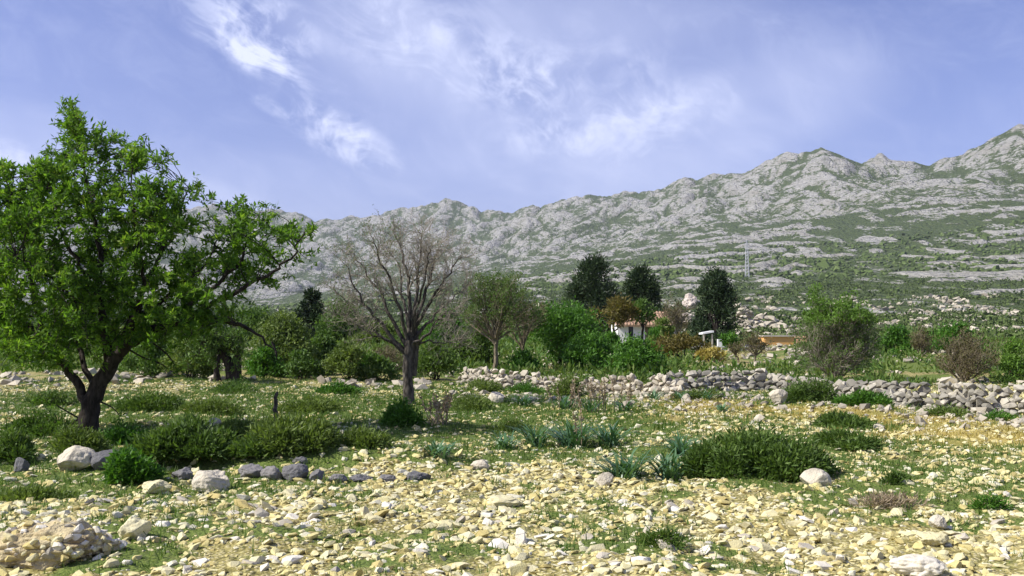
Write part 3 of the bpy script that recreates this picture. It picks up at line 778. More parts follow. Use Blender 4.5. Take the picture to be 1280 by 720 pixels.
# ------------------------------------------------------------------ vegetation builders
def curve(a, b, bow=(0, 0, 0), n=6, wob=.0):
    t = np.linspace(0, 1, n)[:, None]; a = np.asarray(a, float); b = np.asarray(b, float)
    p = a + (b - a) * t + np.asarray(bow) * (4 * t * (1 - t))
    if wob: p[1:-1] += RNG.normal(0, wob, (n - 2, 3))
    return p
def smooth_path(p, n):
    p = np.asarray(p, float); t = np.arange(len(p)); tt = np.linspace(0, len(p) - 1, n)
    q = np.stack([np.interp(tt, t, p[:, i]) for i in range(3)], 1)
    for _ in range(2): q[1:-1] = .25 * q[:-2] + .5 * q[1:-1] + .25 * q[2:]
    return q

def sprig(mbw, mbl, a, b, L, Wd, nleaf, r0, sub=4, spread=.5, tw=.5):
    """a twig from a to b with sub-twigs, leaves along its outer part"""
    a, b = np.asarray(a), np.asarray(b); ln = np.linalg.norm(b - a) + 1e-6
    main = curve(a, b, (0, 0, .08 * ln), 5, .03 * ln)
    if mbw is not None: mbw.tube(main, np.linspace(r0, r0 * .35, 5), 3)
    starts, dirs = [], []
    d0 = (b - a) / ln
    for i in range(sub):
        t = RNG.uniform(.45, 1.0); k = t * 4; i0 = min(int(k), 3); p = main[i0] + (main[i0 + 1] - main[i0]) * (k - i0)
        d = d0 * .6 + unit(1)[0] * .9 + np.array([0, 0, .35]); d /= np.linalg.norm(d)
        e = p + d * spread * RNG.uniform(.5, 1.1)
        if mbw is not None: mbw.tube(curve(p, e, (0, 0, .03), 3), [r0 * .45, r0 * .35, r0 * .2], 3)
        starts.append(p); dirs.append(e - p)
    starts = np.array(starts); dirs = np.array(dirs)
    q = RNG.integers(0, sub, nleaf); t = RNG.uniform(.1, 1.05, nleaf)[:, None]
    c = starts[q] + dirs[q] * t + RNG.normal(0, .02 * spread / .3, (nleaf, 3))
    dd = dirs[q] / np.linalg.norm(dirs[q], axis=1)[:, None] * tw + unit(nleaf) * .8 + np.array([0, 0, .15])
    mbl.leaves(c, dd, L * RNG.uniform(.7, 1.2, nleaf), Wd * RNG.uniform(.8, 1.2, nleaf))

def inpoly(u, v, poly):
    c = False; n = len(poly)
    for i in range(n):
        (x1, y1), (x2, y2) = poly[i], poly[(i + 1) % n]
        if (y1 > v) != (y2 > v) and u < (x2 - x1) * (v - y1) / (y2 - y1) + x1: c = not c
    return c

# ---- the big leafy tree on the left
def leafy_tree():
    base = gnd(110, 548); Y = base[1]
    root = empty('almond_tree', base, 'large bright green leafy tree with a dark forked trunk on the left', 'tree')
    def P(path, d0, d1): return np.array([at(u, v, Y + d0 + (d1 - d0) * i / (len(path) - 1)) for i, (u, v) in enumerate(path)])
    tr = P([(109, 556), (110, 535), (113, 510), (119, 488), (131, 464), (148, 443)], 0, -.1); tr[0, 2] = base[2] - .1
    mt = MB(); q = smooth_path(tr, 14); rr = np.interp(np.linspace(0, 1, 14), [0, .08, .3, 1], [.26, .20, .165, .115]); q[1:-1] += RNG.normal(0, .012, (12, 3))
    mt.tube(q, rr * (1 + RNG.normal(0, .04, 14)), 12)
    mt.build('trunk', MS['barkDark'], root, base, True)
    limbs = [([(114, 512), (97, 480), (80, 456), (63, 430), (50, 398), (38, 350), (30, 300), (18, 250), (4, 215)], 0, -.5, .085),
             ([(148, 443), (172, 422), (203, 407), (240, 398), (285, 400), (318, 414), (345, 438)], -.1, -.6, .10),
             ([(138, 456), (128, 412), (122, 372), (125, 320), (120, 268), (106, 215), (91, 146)], 0, .2, .085),
             ([(148, 443), (165, 392), (190, 342), (214, 290), (236, 235)], -.1, .6, .07),
             ([(203, 407), (248, 374), (292, 338), (312, 300), (306, 268)], -.2, .4, .055),
             ([(240, 398), (290, 368), (338, 342), (366, 318), (380, 290)], -.3, -.5, .05),
             ([(63, 430), (30, 405), (-20, 375), (-55, 330)], -.1, .5, .055),
             ([(124, 372), (95, 325), (68, 272), (54, 225)], 0, -.8, .05),
             ([(148, 443), (170, 400), (180, 350), (170, 290), (165, 215)], 0, -1.2, .06),
             ([(131, 464), (150, 420), (210, 370), (260, 330), (275, 290)], 0, 1.3, .06),
             ([(119, 485), (95, 430), (90, 370), (60, 320), (-10, 270)], 0, 1.3, .055),
             ([(128, 412), (100, 390), (70, 350), (20, 320)], 0, -1.4, .045)]
    pts = []
    for path, d0, d1, r in limbs:
        ml = MB(); n = 4 * len(path); q = smooth_path(P(path, d0, d1), n); q[2:-1] += RNG.normal(0, .022, (n - 3, 3))
        ml.tube(q, np.interp(np.linspace(0, 1, n), [0, .5, 1], [r, r * .55, .010]), 7)
        ml.build('limb', MS['barkDark'], root, base, True)
        pts.append(q[n // 4:])
    pts = np.concatenate(pts)
    poly = [(-60, 235), (-20, 215), (0, 212), (12, 222), (38, 205), (55, 195), (66, 205), (78, 190), (82, 150), (90, 140), (98, 160), (106, 185), (125, 178), (133, 172), (148, 190), (165, 178), (176, 182), (180, 205), (205, 205), (225, 225), (246, 236), (256, 262), (262, 290), (285, 300), (290, 262), (302, 256), (312, 270), (335, 264), (340, 290), (362, 300), (372, 280), (388, 296), (386, 322), (350, 345), (330, 360), (322, 385), (288, 398), (250, 420), (215, 430), (180, 440), (150, 432), (120, 450), (85, 460), (50, 466), (0, 458), (-60, 440)]
    hole = [(330, 330, 10, 8), (300, 320, 8, 8), (345, 310, 9, 8), (262, 340, 9, 8), (305, 372, 12, 8), (150, 320, 7, 7), (90, 340, 8, 7), (-5, 260, 9, 8), (225, 300, 8, 7), (255, 300, 34, 22), (150, 262, 8, 8), (235, 268, 14, 11), (68, 300, 11, 9), (110, 230, 9, 8), (205, 330, 8, 7), (280, 345, 14, 8), (40, 240, 9, 7), (120, 300, 7, 7), (175, 360, 10, 8), (20, 300, 6, 8), (195, 300, 6, 8), (25, 350, 16, 10)]
    mw, mlf = MB(), MB(); n = 0; tries = 0
    while n < 570 and tries < 12000:
        tries += 1
        u, v = random.uniform(-70, 392), random.uniform(138, 462)
        if not inpoly(130 + (u - 130) * 1.085, 330 + (v - 330) * (1.10 if v < 330 else .99), poly) or any(((u - a) / c) ** 2 + ((v - b) / d) ** 2 < 1 for a, b, c, d in hole): continue
        if (v > 405 and random.random() < .12) or (u > 265 and random.random() < .35): continue
        dep = 1.9 * math.sqrt(max(.05, 1 - ((u - 130) / 290) ** 2 - ((v - 330) / 210) ** 2 * .6))
        p = at(u, v, Y + random.uniform(-1, 1) * dep)
        dd = np.linalg.norm(pts - p, axis=1); k = np.argmin(dd + RNG.uniform(0, .25, len(dd)))
        edge = dd[k]
        sprig(mw, mlf, pts[k], p, .115, .036, random.randint(70, 115), .010, 5, random.uniform(.18, .32))
        n += 1
    for i in range(170):     # ragged shoots round the outline
        j = random.randrange(len(poly)); (x1, y1), (x2, y2) = poly[j], poly[(j + 1) % len(poly)]; t_ = random.random()
        u, v = x1 + (x2 - x1) * t_, y1 + (y2 - y1) * t_
        if u < -40 or v > 440: continue
        cx_, cy_ = u - 140, v - 330; l_ = math.hypot(cx_, cy_); k_ = random.uniform(-14, 9)
        p = at(u + cx_ / l_ * k_, v + cy_ / l_ * k_, Y + random.uniform(-.9, .9)); k = np.argmin(np.linalg.norm(pts - p, axis=1))
        a_ = pts[k] + (p - pts[k]) * .35
        sprig(mw, mlf, a_, p, .11, .034, random.randint(22, 46), .008, 3, .22)
    # upright leader at the top and small shoots near the base
    for (u, v) in [(90, 142), (88, 158), (93, 172), (86, 186), (98, 196), (92, 205), (176, 186), (170, 192), (132, 176), (306, 262), (300, 275), (381, 285), (378, 300)]:
        p = at(u, v + 4, Y + random.uniform(-.15, .15)); k = np.argmin(np.linalg.norm(pts - p, axis=1))
        sprig(mw, mlf, pts[k], p, .10, .030, 46, .009, 3, .16)
    for path in ([(108, 528), (88, 517), (66, 504), (58, 498)], [(112, 515), (96, 524), (84, 536), (72, 540)], [(120, 500), (140, 508), (150, 520)], [(190, 428), (214, 446), (224, 470)], [(160, 436), (182, 450), (200, 452), (222, 470)]):
        q = smooth_path(P(path, 0, -.3), 8); mw.tube(q, np.linspace(.022, .006, 8), 4)
        if path[0][1] > 495:
            sprig(mw, mlf, q[4], q[-1], .09, .028, 40, .006, 3, .2)
        else:
            sprig(mw, mlf, q[4], q[-1], .09, .026, 26, .006, 3, .25)
    mw.build('twigs', MS['barkDark'], root, base)
    mlf.build('crown', MS['leafA'], root, base)
leafy_tree()

# ---- recursive bare branching
def grow(mb, p, d, ln, r, lvl, tips, up=.25, wob=.18, kids=(5, 4, 3), minr=.0035, ratio=.58, k0=5):
    n = 5 if lvl < 2 else 4
    pts = [np.asarray(p, float)]; dd = np.asarray(d, float)
    for i in range(n - 1):
        dd = dd + RNG.normal(0, wob, 3) + np.array([0, 0, up]); dd /= np.linalg.norm(dd)
        pts.append(pts[-1] + dd * ln / (n - 1))
    pts = np.array(pts); rs = np.linspace(r, max(r * .35, minr * .7), n)
    mb.tube(pts, rs, max(3, k0 - lvl))
    if lvl >= len(kids):
        tips.append(pts[-1]); return
    for i in range(kids[lvl]):
        t = .25 + .75 * (i + RNG.random()) / kids[lvl]; k = min(t * (n - 1), n - 1.001); i0 = int(k)
        q = pts[i0] + (pts[i0 + 1] - pts[i0]) * (k - i0); tg = pts[i0 + 1] - pts[i0]; tg /= np.linalg.norm(tg)
        side = np.cross(tg, unit(1)[0]); side /= np.linalg.norm(side) + 1e-9
        nd = tg * .72 + side * .72
        grow(mb, q, nd / np.linalg.norm(nd), ln * ratio * RNG.uniform(.7, 1.2) * (1.15 - .45 * t), max(rs[i0] * .5, minr), lvl + 1, tips, up, wob, kids, minr, ratio, k0)
    tips.append(pts[-1])

def bare_tree():
    base = gnd(512, 505); Y = base[1]
    root = empty('bare_tree', base, 'leafless grey tree with upswept branches in the middle of the field', 'tree')
    mt = MB(); path = [(511, 508), (511, 490), (509, 468), (510, 445), (512, 425)]
    q = smooth_path([at(u, v, Y) for u, v in path], 12); q[0, 2] = base[2] - .1
    mt.tube(q, np.interp(np.linspace(0, 1, 12), [0, .12, 1], [.20, .135, .115]) * (1 + RNG.normal(0, .04, 12)), 12)
    q2 = smooth_path([at(u, v, Y + .1) for u, v in [(516, 470), (519, 445), (520, 425), (517, 400)]], 8)
    mt.tube(q2, np.linspace(.09, .08, 8), 9)
    mt.build('trunk', MS['barkGrey'], root, base, True)
    ends = [([(508, 442), (482, 412), (455, 375), (438, 340), (425, 305)], -.4, .075), ([(510, 436), (490, 400), (468, 352), (450, 318), (434, 290)], .7, .07),
            ([(511, 430), (497, 385), (482, 335), (470, 300), (462, 272)], -.9, .065), ([(512, 428), (512, 385), (510, 335), (500, 300), (492, 268)], .2, .085),
            ([(516, 420), (520, 370), (524, 320), (528, 285), (524, 268)], -.6, .07), ([(518, 405), (530, 370), (542, 328), (548, 300), (552, 280)], .8, .065),
            ([(517, 412), (535, 385), (556, 345), (572, 315), (580, 298)], -.3, .065), ([(516, 425), (535, 402), (556, 378), (572, 358), (588, 330)], .4, .06),
            ([(514, 430), (530, 420), (552, 392), (562, 376), (575, 364)], -.8, .055), ([(509, 440), (478, 420), (452, 398), (432, 370), (414, 335)], .5, .055),
            ([(509, 445), (486, 425), (462, 410), (440, 392), (424, 368)], -1.0, .045), ([(519, 430), (545, 425), (568, 418), (580, 400)], .9, .035),
            ([(512, 420), (503, 370), (500, 320), (478, 290)], 1.3, .055), ([(515, 415), (528, 355), (538, 310), (540, 285)], -1.4, .05)]
    mw = MB(); tips = []
    for path, dep, r in ends:
        n = 14; q = smooth_path([at(512 + (u - 512) * .97, v + (22 * (i / (len(path) - 1)) ** 2), Y + dep * i / (len(path) - 1)) for i, (u, v) in enumerate(path)], n); q[2:-1] += RNG.normal(0, .028, (n - 3, 3))
        rs = np.interp(np.linspace(0, 1, n), [0, .6, 1], [r * .86, r * .34, .005])
        ml = MB(); ml.tube(q, rs, 7); ml.build('limb', MS['barkGrey'], root, base, True)
        for j in range(26):
            k = RNG.uniform(.22, 1) ** .8 * (n - 1.01); i0 = int(k); p = q[i0] + (q[i0 + 1] - q[i0]) * (k - i0)
            tg = q[i0 + 1] - q[i0]; tg /= np.linalg.norm(tg)
            sd = np.cross(tg, unit(1)[0]); sd /= np.linalg.norm(sd); nd = tg * .75 + sd * .7
            grow(mw, p, nd / np.linalg.norm(nd), RNG.uniform(.45, .85) * (1.15 - .5 * k / n), max(.008, rs[i0] * .45), 0, tips, .09, .22, (5, 3), .0034, .55, 4)
    mw.build('twigs', MS['twigGrey'], root, base)
    tips = np.array(tips); left = tips[(tips[:, 0] < q[0][0] - .3) | (RNG.random(len(tips)) < .18)]
    sel = left[RNG.random(len(left)) < .55]; sel = np.repeat(sel, 1, 0)
    mb = MB(); mb.leaves(sel + RNG.normal(0, .03, sel.shape), unit(len(sel)) + np.array([0, 0, .5]), .05, .022)
    mb.build('buds', MS['leafLight'], root, base)
bare_tree()

# ---- generic shrub / tree with leafy clumps
def bush(name, label, cat, u, vb, w, h, mat, n=None, Y=None, group=None, leaf=None, dome=1.0, stems=True, bark='barkDark', flat=.0, clumps=None, lw=.42, trunk=0, trunk_r=.06, cone=0, updir=.4, gap=.0, dens=1.0):
    base = gnd(u, vb) if Y is None else None
    if base is None:
        p = at(u, vb, Y); base = np.array([p[0], Y, H1(p[0], Y)])
        topz = at(u, vb - h, Y)[2]
    Yd = base[1]
    top = at(u, vb - h, Yd)[2]
    Wm = w / F * Yd; Hm = max(top - base[2], h / F * Yd * .7)
    root = empty(name, base, label, cat, group)
    px = Yd / F
    L = leaf if leaf else max(.05, 5.0 * px)
    if n is None: n = int(min(14000, max(500, w * h * 1.35 * dens * (4.6 * px / L) ** 1.2)))
    K = clumps or int(np.clip(w * h / 130, 10, 70))
    z0 = trunk * Hm
    cs, rs = [], []
    for i in range(K):
        a = RNG.uniform(0, 2 * math.pi); rho = math.sqrt(RNG.random()); zt = RNG.random() ** .8
        prof = math.sqrt(max(0.02, 1 - zt ** 2)) if not cone else (1 - zt) ** .62 * .98 + .10
        if trunk: prof = max(.12, math.sqrt(max(0, 1 - (2 * zt - 1) ** 2))) if not cone else prof * min(1, (zt + .12) / .22)
        cr = RNG.uniform(.13, .24) * min(Wm, Hm * 1.4) * (.72 if mat == 'leafPine' else 1)
        rx = max(0, Wm * .53 * prof - cr * .35)
        cs.append((math.cos(a) * rho ** .6 * rx, math.sin(a) * rho ** .6 * rx * .85, z0 + zt * (Hm - z0) * .93 - (cr * .35 if zt > .5 else 0)))
        rs.append(cr)
    cs = np.array(cs); rs = np.array(rs)
    sel_ = cs[:, 2] > z0 + .25 * (Hm - z0); cs[sel_, 2] *= (Hm - .02) / max((cs[:, 2] + rs * .7).max(), .1)
    cs[:, :2] *= min(1.5, Wm * .5 / max((np.abs(cs[:, 0]) + rs * .75).max(), .1))
    cs[:, 2] = np.maximum(cs[:, 2], rs * .3)
    q = RNG.integers(0, K, n) if not gap else RNG.integers(0, K, n)
    dv = unit(n); rad_ = RNG.random(n) ** .45
    rad_ = np.where(RNG.random(n) < .16, RNG.uniform(.9, 1.4, n), rad_)
    if mat == 'leafPine': rad_ = rad_ * RNG.uniform(.75, 1.35, K)[q]
    c = cs[q] + dv * (rs[q] * rad_)[:, None] * np.array([1, 1, .8])
    c = c[c[:, 2] > -.02]; dv = dv[:len(c)]
    d = dv * .8 + unit(len(c)) * .6 + np.array([0, 0, updir])
    mb = MB(); mb.leaves(c, d, L * RNG.uniform(.7, 1.3, len(c)), L * lw * RNG.uniform(.7, 1.3, len(c)))
    if stems:
        ms = MB()
        if trunk:
            tp = np.array([0, 0, z0 + .35 * (Hm - z0)])
            qq = curve((0, 0, -.1), tp, (RNG.normal(0, .04) * Wm, 0, 0), 7, .02 * Wm)
            ms.tube(qq, np.linspace(trunk_r * 1.25, trunk_r * .7, 7), 7)
            for i in range(0, K, 2): ms.tube(curve(qq[RNG.integers(3, 7)], cs[i], (0, 0, -.05 * Hm), 5, .02 * Hm), np.linspace(trunk_r * .45, .012, 5), 4)
        else:
            for i in range(0, K, 2): ms.tube(curve((RNG.normal(0, .05) * Wm, RNG.normal(0, .05) * Wm, -.05), cs[i], (0, 0, .04 * Hm), 5, .03 * Hm), np.linspace(max(.012, .012 * Wm), .006, 5), 4)
        ms.build('trunk' if trunk else 'stems', MS[bark], root)
    mb.build('crown', MS[mat], root)
    return root

def twiggy(name, label, cat, u, vb, w, h, mat, Y=None, nst=14, leafn=1500, L=None, twig='twigBrown', group=None, r0=.03, kids=(6, 4, 3), up=.12, tilt=.9, mat2=None, trunk=0):
    base = gnd(u, vb) if Y is None else None
    if base is None:
        p = at(u, vb, Y); base = np.array([p[0], Y, H1(p[0], Y)])
    Yd = base[1]; px = Yd / F
    Hm = max(at(u, vb - h, Yd)[2] - base[2], .3); Wm = w * px
    root = empty(name, base, label, cat, group)
    mb = MB(); tips = []; o = np.zeros(3)
    if trunk:
        q = curve((0, 0, -.1), (RNG.normal(0, .1), 0, trunk * Hm), (.05, 0, 0), 7, .02); mb.tube(q, np.linspace(r0 * 2.2, r0 * 1.4, 7), 7); o = q[-1]
    for i in range(nst):
        a = 2 * math.pi * (i + RNG.random()) / nst; tl = RNG.random() ** .7
        ex = np.array([math.cos(a) * Wm * .46 * tl, math.sin(a) * Wm * .46 * tl, (Hm - o[2]) * math.sqrt(1 - .86 * tl * tl)])
        st = o + (RNG.normal(0, .04, 3) * np.array([1, 1, 0]) if not trunk else np.array([0, 0, -RNG.random() * .25 * o[2]]))
        d = ex + np.array([ex[0] * .5, ex[1] * .5, 0]); d /= np.linalg.norm(d)
        grow(mb, st, d, np.linalg.norm(ex) * RNG.uniform(.72, .9), r0, 0, tips, up, .12, kids, max(.003, .16 * px), .5, 5)
    mb.build('branches', MS[twig], root)
    tips = np.array(tips); L = L or max(.03, 3.2 * px)
    k = RNG.integers(0, len(tips), leafn); c = tips[k] + RNG.normal(0, 2.0 * px, (leafn, 3))
    m1 = MB(); m1.leaves(c, unit(leafn) + np.array([0, 0, .4]), L * RNG.uniform(.6, 1.2, leafn), L * .4)
    m1.build('crown', MS[mat], root)
    if mat2:
        top = tips[tips[:, 2] > np.quantile(tips[:, 2], .82)]; k = RNG.integers(0, len(top), leafn // 2)
        m2 = MB(); m2.leaves(top[k] + RNG.normal(0, 3 * px, (len(k), 3)), unit(len(k)) + np.array([0, 0, .6]), L * 1.3, L * .5); m2.build('fresh_shoots', MS[mat2], root)
    return root

# ---- house and outbuildings
def house():
    Y = 76.0; px = Y / F
    x0, x1 = (772 - 640) * px, (838 - 640) * px
    g = H1((x0 + x1) / 2, Y) - .3
    zw = at(0, 405, Y)[2]; zr = at(0, 389, Y)[2]
    root = empty('white_house', ((x0 + x1) / 2, Y, g), 'small white house with a terracotta roof half hidden by the trees', 'house')
    ox = (x0 + x1) / 2; hw = (x1 - x0) / 2; D = 5.0; hz = zw - g
    # front wall built round its openings
    wu = lambda u: (u - 640) * px - ox
    a, b = wu(785.5), wu(791.5); c0, c1 = wu(806), wu(815)
    mb = MB()
    mb.box((-hw, 0, 0), (a, .25, hz)); mb.box((b, 0, 0), (c0, .25, hz)); mb.box((a, 0, 0), (b, .25, hz * .28)); mb.box((a, 0, hz * .93), (b, .25, hz))
    mb.box((c0, 0, hz * .9), (c1, .25, hz)); mb.box((c1, 0, 0), (hw, .25, hz))
    mb.box((-hw, D - .25, 0), (hw, D, hz)); mb.box((-hw, .252, 0), (-hw + .25, D - .252, hz)); mb.box((hw - .25, .252, 0), (hw, D - .252, hz))
    mb.add([(hw - .002, 0, hz), (hw - .002, D, hz), (hw - .002, D / 2, hz + zr - zw)], [(0, 1, 2)]); mb.add([(-hw + .002, 0, hz), (-hw + .002, D, hz), (-hw + .002, D / 2, hz + zr - zw)], [(0, 2, 1)])
    mb.build('wall', MS['plaster'], root)
    f = MB(); f.box((a, .06, hz * .28), (a + .05, .16, hz * .93)); f.box((b - .05, .06, hz * .28), (b, .16, hz * .93)); f.box((a + .05, .06, hz * .88), (b - .05, .16, hz * .93)); f.box((a + .05, .06, hz * .28), (b - .05, .16, hz * .32))
    wo = f.build('window', MS['shutter'], root)
    f = MB(); f.box((a + .05, .1, hz * .32), (b - .05, .12, hz * .88)); f.build('pane', MS['glass'], wo)
    f = MB(); f.box((c0, .12, 0), (c1, .18, hz * .9)); dr = f.build('door', MS['wood'], root)
    f = MB(); f.box((c0 + .06, .08, hz * .4), (c0 + .1, .119, hz * .47)); f.build('handle', MS['steel'], dr)
    rt = zr - zw; rf = MB()
    e = .3; th = .1
    for sgn, y0 in ((1, -e), (-1, D + e)):
        nx = 18
        for i in range(nx):
            xa = -hw - .2 + (2 * hw + .4) * i / nx; xb = xa + (2 * hw + .4) / nx
            drop = rt * e / (D / 2); xm = (xa + xb) / 2
            v = []
            for (yy_, zz_) in ((y0, hz - drop), (D / 2, hz + rt)):
                v += [(xa, yy_, zz_ + .02), (xm, yy_, zz_ + .10), (xb, yy_, zz_ + .02)]
            v += [(xa, y0, hz - drop - .08), (xb, y0, hz - drop - .08)]
            rf.add(v, [(0, 1, 4, 3), (1, 2, 5, 4)] if sgn > 0 else [(1, 0, 3, 4), (2, 1, 4, 5)])
            rf.add([v[0], v[1], v[2], v[7], v[6]], [(0, 4, 3, 2)] if sgn > 0 else [(0, 2, 3, 4)])
    ro = rf.build('roof', MS['terra'], root)
    ch = MB(); ch.box((-1.3, D / 2 - .25, hz + rt * .6), (-.95, D / 2 + .25, hz + rt + .3)); ch.build('chimney', MS['plaster'], ro)
    p = MB(); p.box((hw + .25, -.1, 0), (hw + .42, .07, hz * .85)); p.build('post', MS['concrete'], root)
house()
def shed(name, label, u0, u1, v0, v1, Y, wallm, roofm, cat='building', dep=3.0):
    px = Y / F; xa, xb = (u0 - 640) * px, (u1 - 640) * px; xm = (xa + xb) / 2
    zt = at(0, v0, Y)[2]; g = min(H1(xm, Y), at(0, v1, Y)[2]) - .2
    root = empty(name, (xm, Y, g), label, cat); hw = (xb - xa) / 2; hz = zt - g
    mb = MB(); mb.box((-hw, 0, 0), (hw, dep, hz - .14)); mb.build('wall', MS[wallm], root)
    mb = MB(); mb.box((-hw - .12, -.15, hz - .14), (hw + .12, dep + .1, hz)); mb.build('roof', MS[roofm], root)
    return root
shed('orange_outbuilding', 'low orange building with a pale flat roof edge left of the feathery tree', 955, 992, 419, 437, 95, 'orange', 'concrete')
shed('terracotta_outbuilding', 'dull terracotta outbuilding hidden behind the feathery tree', 1008, 1036, 420, 446, 80, 'terrapale', 'terrapale')
# slanting white canopy and low white wall by the pine
Y = 68.; px = Y / F
root = empty('canopy', ((884 - 640) * px, Y, H1((884 - 640) * px, Y) - .1), 'small slanting white canopy on posts beside the brown bush', 'canopy')
bz = root.location.z; bx = root.location.x
mb = MB(); z1, z2 = at(0, 418, Y)[2] - bz, at(0, 415.5, Y)[2] - bz
xa, xb = (876 - 640) * px - bx, (890 - 640) * px - bx
mb.add([(xa, -.6, z1), (xb, -.6, z2), (xb, .8, z2), (xa, .8, z1), (xa, -.6, z1 + .12), (xb, -.6, z2 + .12), (xb, .8, z2 + .12), (xa, .8, z1 + .12)], [(0, 3, 2, 1), (4, 5, 6, 7), (0, 1, 5, 4), (1, 2, 6, 5), (2, 3, 7, 6), (3, 0, 4, 7)])
mb.build('roof', MS['plaster'], root)
for dx in (xa + .1, xb - .1):
    mb = MB(); mb.box((dx - .05, -.5, -.1), (dx + .05, -.4, z1 + .01)); mb.build('post', MS['concrete'], root)
Y = 64.; px = Y / F
xa, xb = (868 - 640) * px, (936 - 640) * px; xm = (xa + xb) / 2; g = H1(xm, Y)
zt = at(0, 432.5, Y)[2]
root = empty('garden_wall', (xm, Y, g - .2), 'low whitewashed garden wall under the dark pine', 'wall')
mb = MB(); mb.box((xa - xm, 0, 0), (xb - xm, .25, zt - g + .12)); mb.build('wall_body', MS['concrete'], root)
mb = MB(); mb.box((xa - xm - .04, -.05, zt - g + .12), (xb - xm + .04, .3, zt - g + .2)); mb.build('coping', MS['plaster'], root)
mb = MB(); Yp = 66.; bx = (897 - 640) * Yp / F
mb.box((bx, Yp, H1(bx, Yp) - .1), (bx + .30, Yp + .3, at(0, 424, Yp)[2])); o = mb.build('gate_pillar', MS['plaster'], None, (bx, Yp, H1(bx, Yp)))
tag(o, 'short white pillar at the foot of the dark pine', 'pillar')

# pylon on the slope
def pylon():
    d = at(934, 345, 1.0); Y = 820.; x = d[0] * Y; z = H1(x, Y); top = at(934, 300, Y)[2]
    root = empty('power_pylon', (x, Y, z), 'thin pale lattice power pylon standing on the scrub slope above the pines', 'pylon')
    h = top - z; mb = MB()
    for sx in (-1, 1):
        for sy in (-1, 1): mb.tube([(sx * 1.5, sy * 1.5, -1), (sx * .7, sy * .7, h * .8), (sx * .2, sy * .2, h)], [.22, .2, .16], 4)
    nb = 9
    for i in range(nb):
        za, zb = h * .8 * i / nb, h * .8 * (i + 1) / nb; wa, wb = 1.5 - .8 * i / nb, 1.5 - .8 * (i + 1) / nb
        for s_ in (-1, 1):
            mb.tube([(-wa, s_ * wa, za), (wb, s_ * wb, zb)], [.1, .1], 3); mb.tube([(wa, s_ * wa, za), (-wb, s_ * wb, zb)], [.1, .1], 3); mb.tube([(s_ * wa, -wa, za), (s_ * wb, wb, zb)], [.1, .1], 3)
    mb.build('lattice', MS['steel'], root)
    for zz_, w_ in ((.80, 3.2), (.89, 2.6), (.97, 2.0)):
        mb = MB(); mb.tube([(-w_, 0, h * zz_), (w_, 0, h * zz_)], [.16, .16], 4); mb.tube([(-w_, 0, h * zz_), (0, 0, h * zz_ + 1.0), (w_, 0, h * zz_)], [.1, .1, .1], 3); mb.build('cross_arm', MS['steel'], root)
pylon()

# ---- trees and bushes beyond the wall
GB = 'trees and bushes beyond the wall'
bush('pine_tree', 'tall dark pine with a broad pointed crown, left of the three pines', 'tree', 742, 432, 84, 112, 'leafPine', Y=88, group='dark pines by the house', trunk=.12, cone=1, trunk_r=.16, lw=.22, leaf=.42, n=10500, clumps=64, updir=.5)
bush('pine_tree', 'dark pine right behind the white house roof', 'tree', 802, 430, 64, 96, 'leafPine', Y=91, group='dark pines by the house', trunk=.16, cone=1, trunk_r=.15, lw=.22, leaf=.42, n=7500, clumps=50, updir=.5)
bush('pine_tree', 'dense black-green pine standing alone right of the house', 'tree', 896, 432, 74, 96, 'leafPine', Y=78, group='dark pines by the house', trunk=.05, cone=1, trunk_r=.15, lw=.24, leaf=.36, n=10500, clumps=62, updir=.3)
bush('broadleaf_tree', 'dense bright green round tree left of the house', 'tree', 702, 468, 104, 92, 'leafB', Y=44, group=GB, trunk=.22, trunk_r=.08, n=8500, clumps=48)
bush('bush', 'spreading bright green bush right against the wall, left of the house', 'bush', 738, 472, 72, 56, 'leafB', Y=40.5, group=GB, n=4500)
bush('bush', 'dark-footed green bush where the wall rises into a heap', 'bush', 797, 473, 82, 54, 'leafB', Y=38, group=GB, n=5000)
bush('broadleaf_tree', 'russet and green small tree in front of the house roof', 'tree', 768, 436, 56, 64, 'leafRust', Y=70, group=GB, trunk=.52, trunk_r=.09, n=1700, clumps=13)
bush('broadleaf_tree', 'dark green small tree between the russet tree and the right end of the roof', 'tree', 802, 432, 34, 56, 'leafDark', Y=71, group=GB, trunk=.55, trunk_r=.09, n=900, clumps=12)
bush('bush', 'green bush hiding the left end of the white house', 'bush', 764, 440, 26, 24, 'leafB', Y=64, group=GB, n=1400)
bush('bush', 'olive bush in front of the right part of the house', 'bush', 828, 436, 34, 38, 'leafOlive', Y=62, group=GB, n=900)
bush('bush', 'green shrub growing up against the white house wall', 'bush', 822, 434, 34, 24, 'leafB', Y=66, group=GB, n=1100, leaf=.28, updir=.9)
twiggy('bare_shrub', 'grey leafless shrub at the right gable of the house', 'shrub', 846, 430, 42, 58, 'leafBrown', Y=72, leafn=900, group=GB, trunk=.3)
bush('bush', 'wide rusty brown bush above the heaped wall', 'bush', 850, 463, 92, 46, 'leafRust', Y=50, group=GB, n=4800)
bush('bush', 'small yellow flowering bush at the right foot of the rusty bush', 'bush', 888, 465, 36, 26, 'leafYellow', Y=48, group=GB, n=700)
bush('bush', 'small bright green bush at the foot of the dark pine', 'bush', 912, 434, 30, 18, 'leafB', Y=62, group=GB, n=800)
twiggy('bare_shrub', 'brown leafless shrub left of the orange building', 'shrub', 940, 462, 46, 48, 'leafBrown', Y=47, leafn=900, group=GB, trunk=.3, nst=11)
twiggy('bare_shrub', 'small crooked bare shrub between the rusty bush and the orange building', 'shrub', 922, 462, 24, 32, 'leafBrown', Y=48, leafn=260, group=GB, trunk=.35, nst=7)
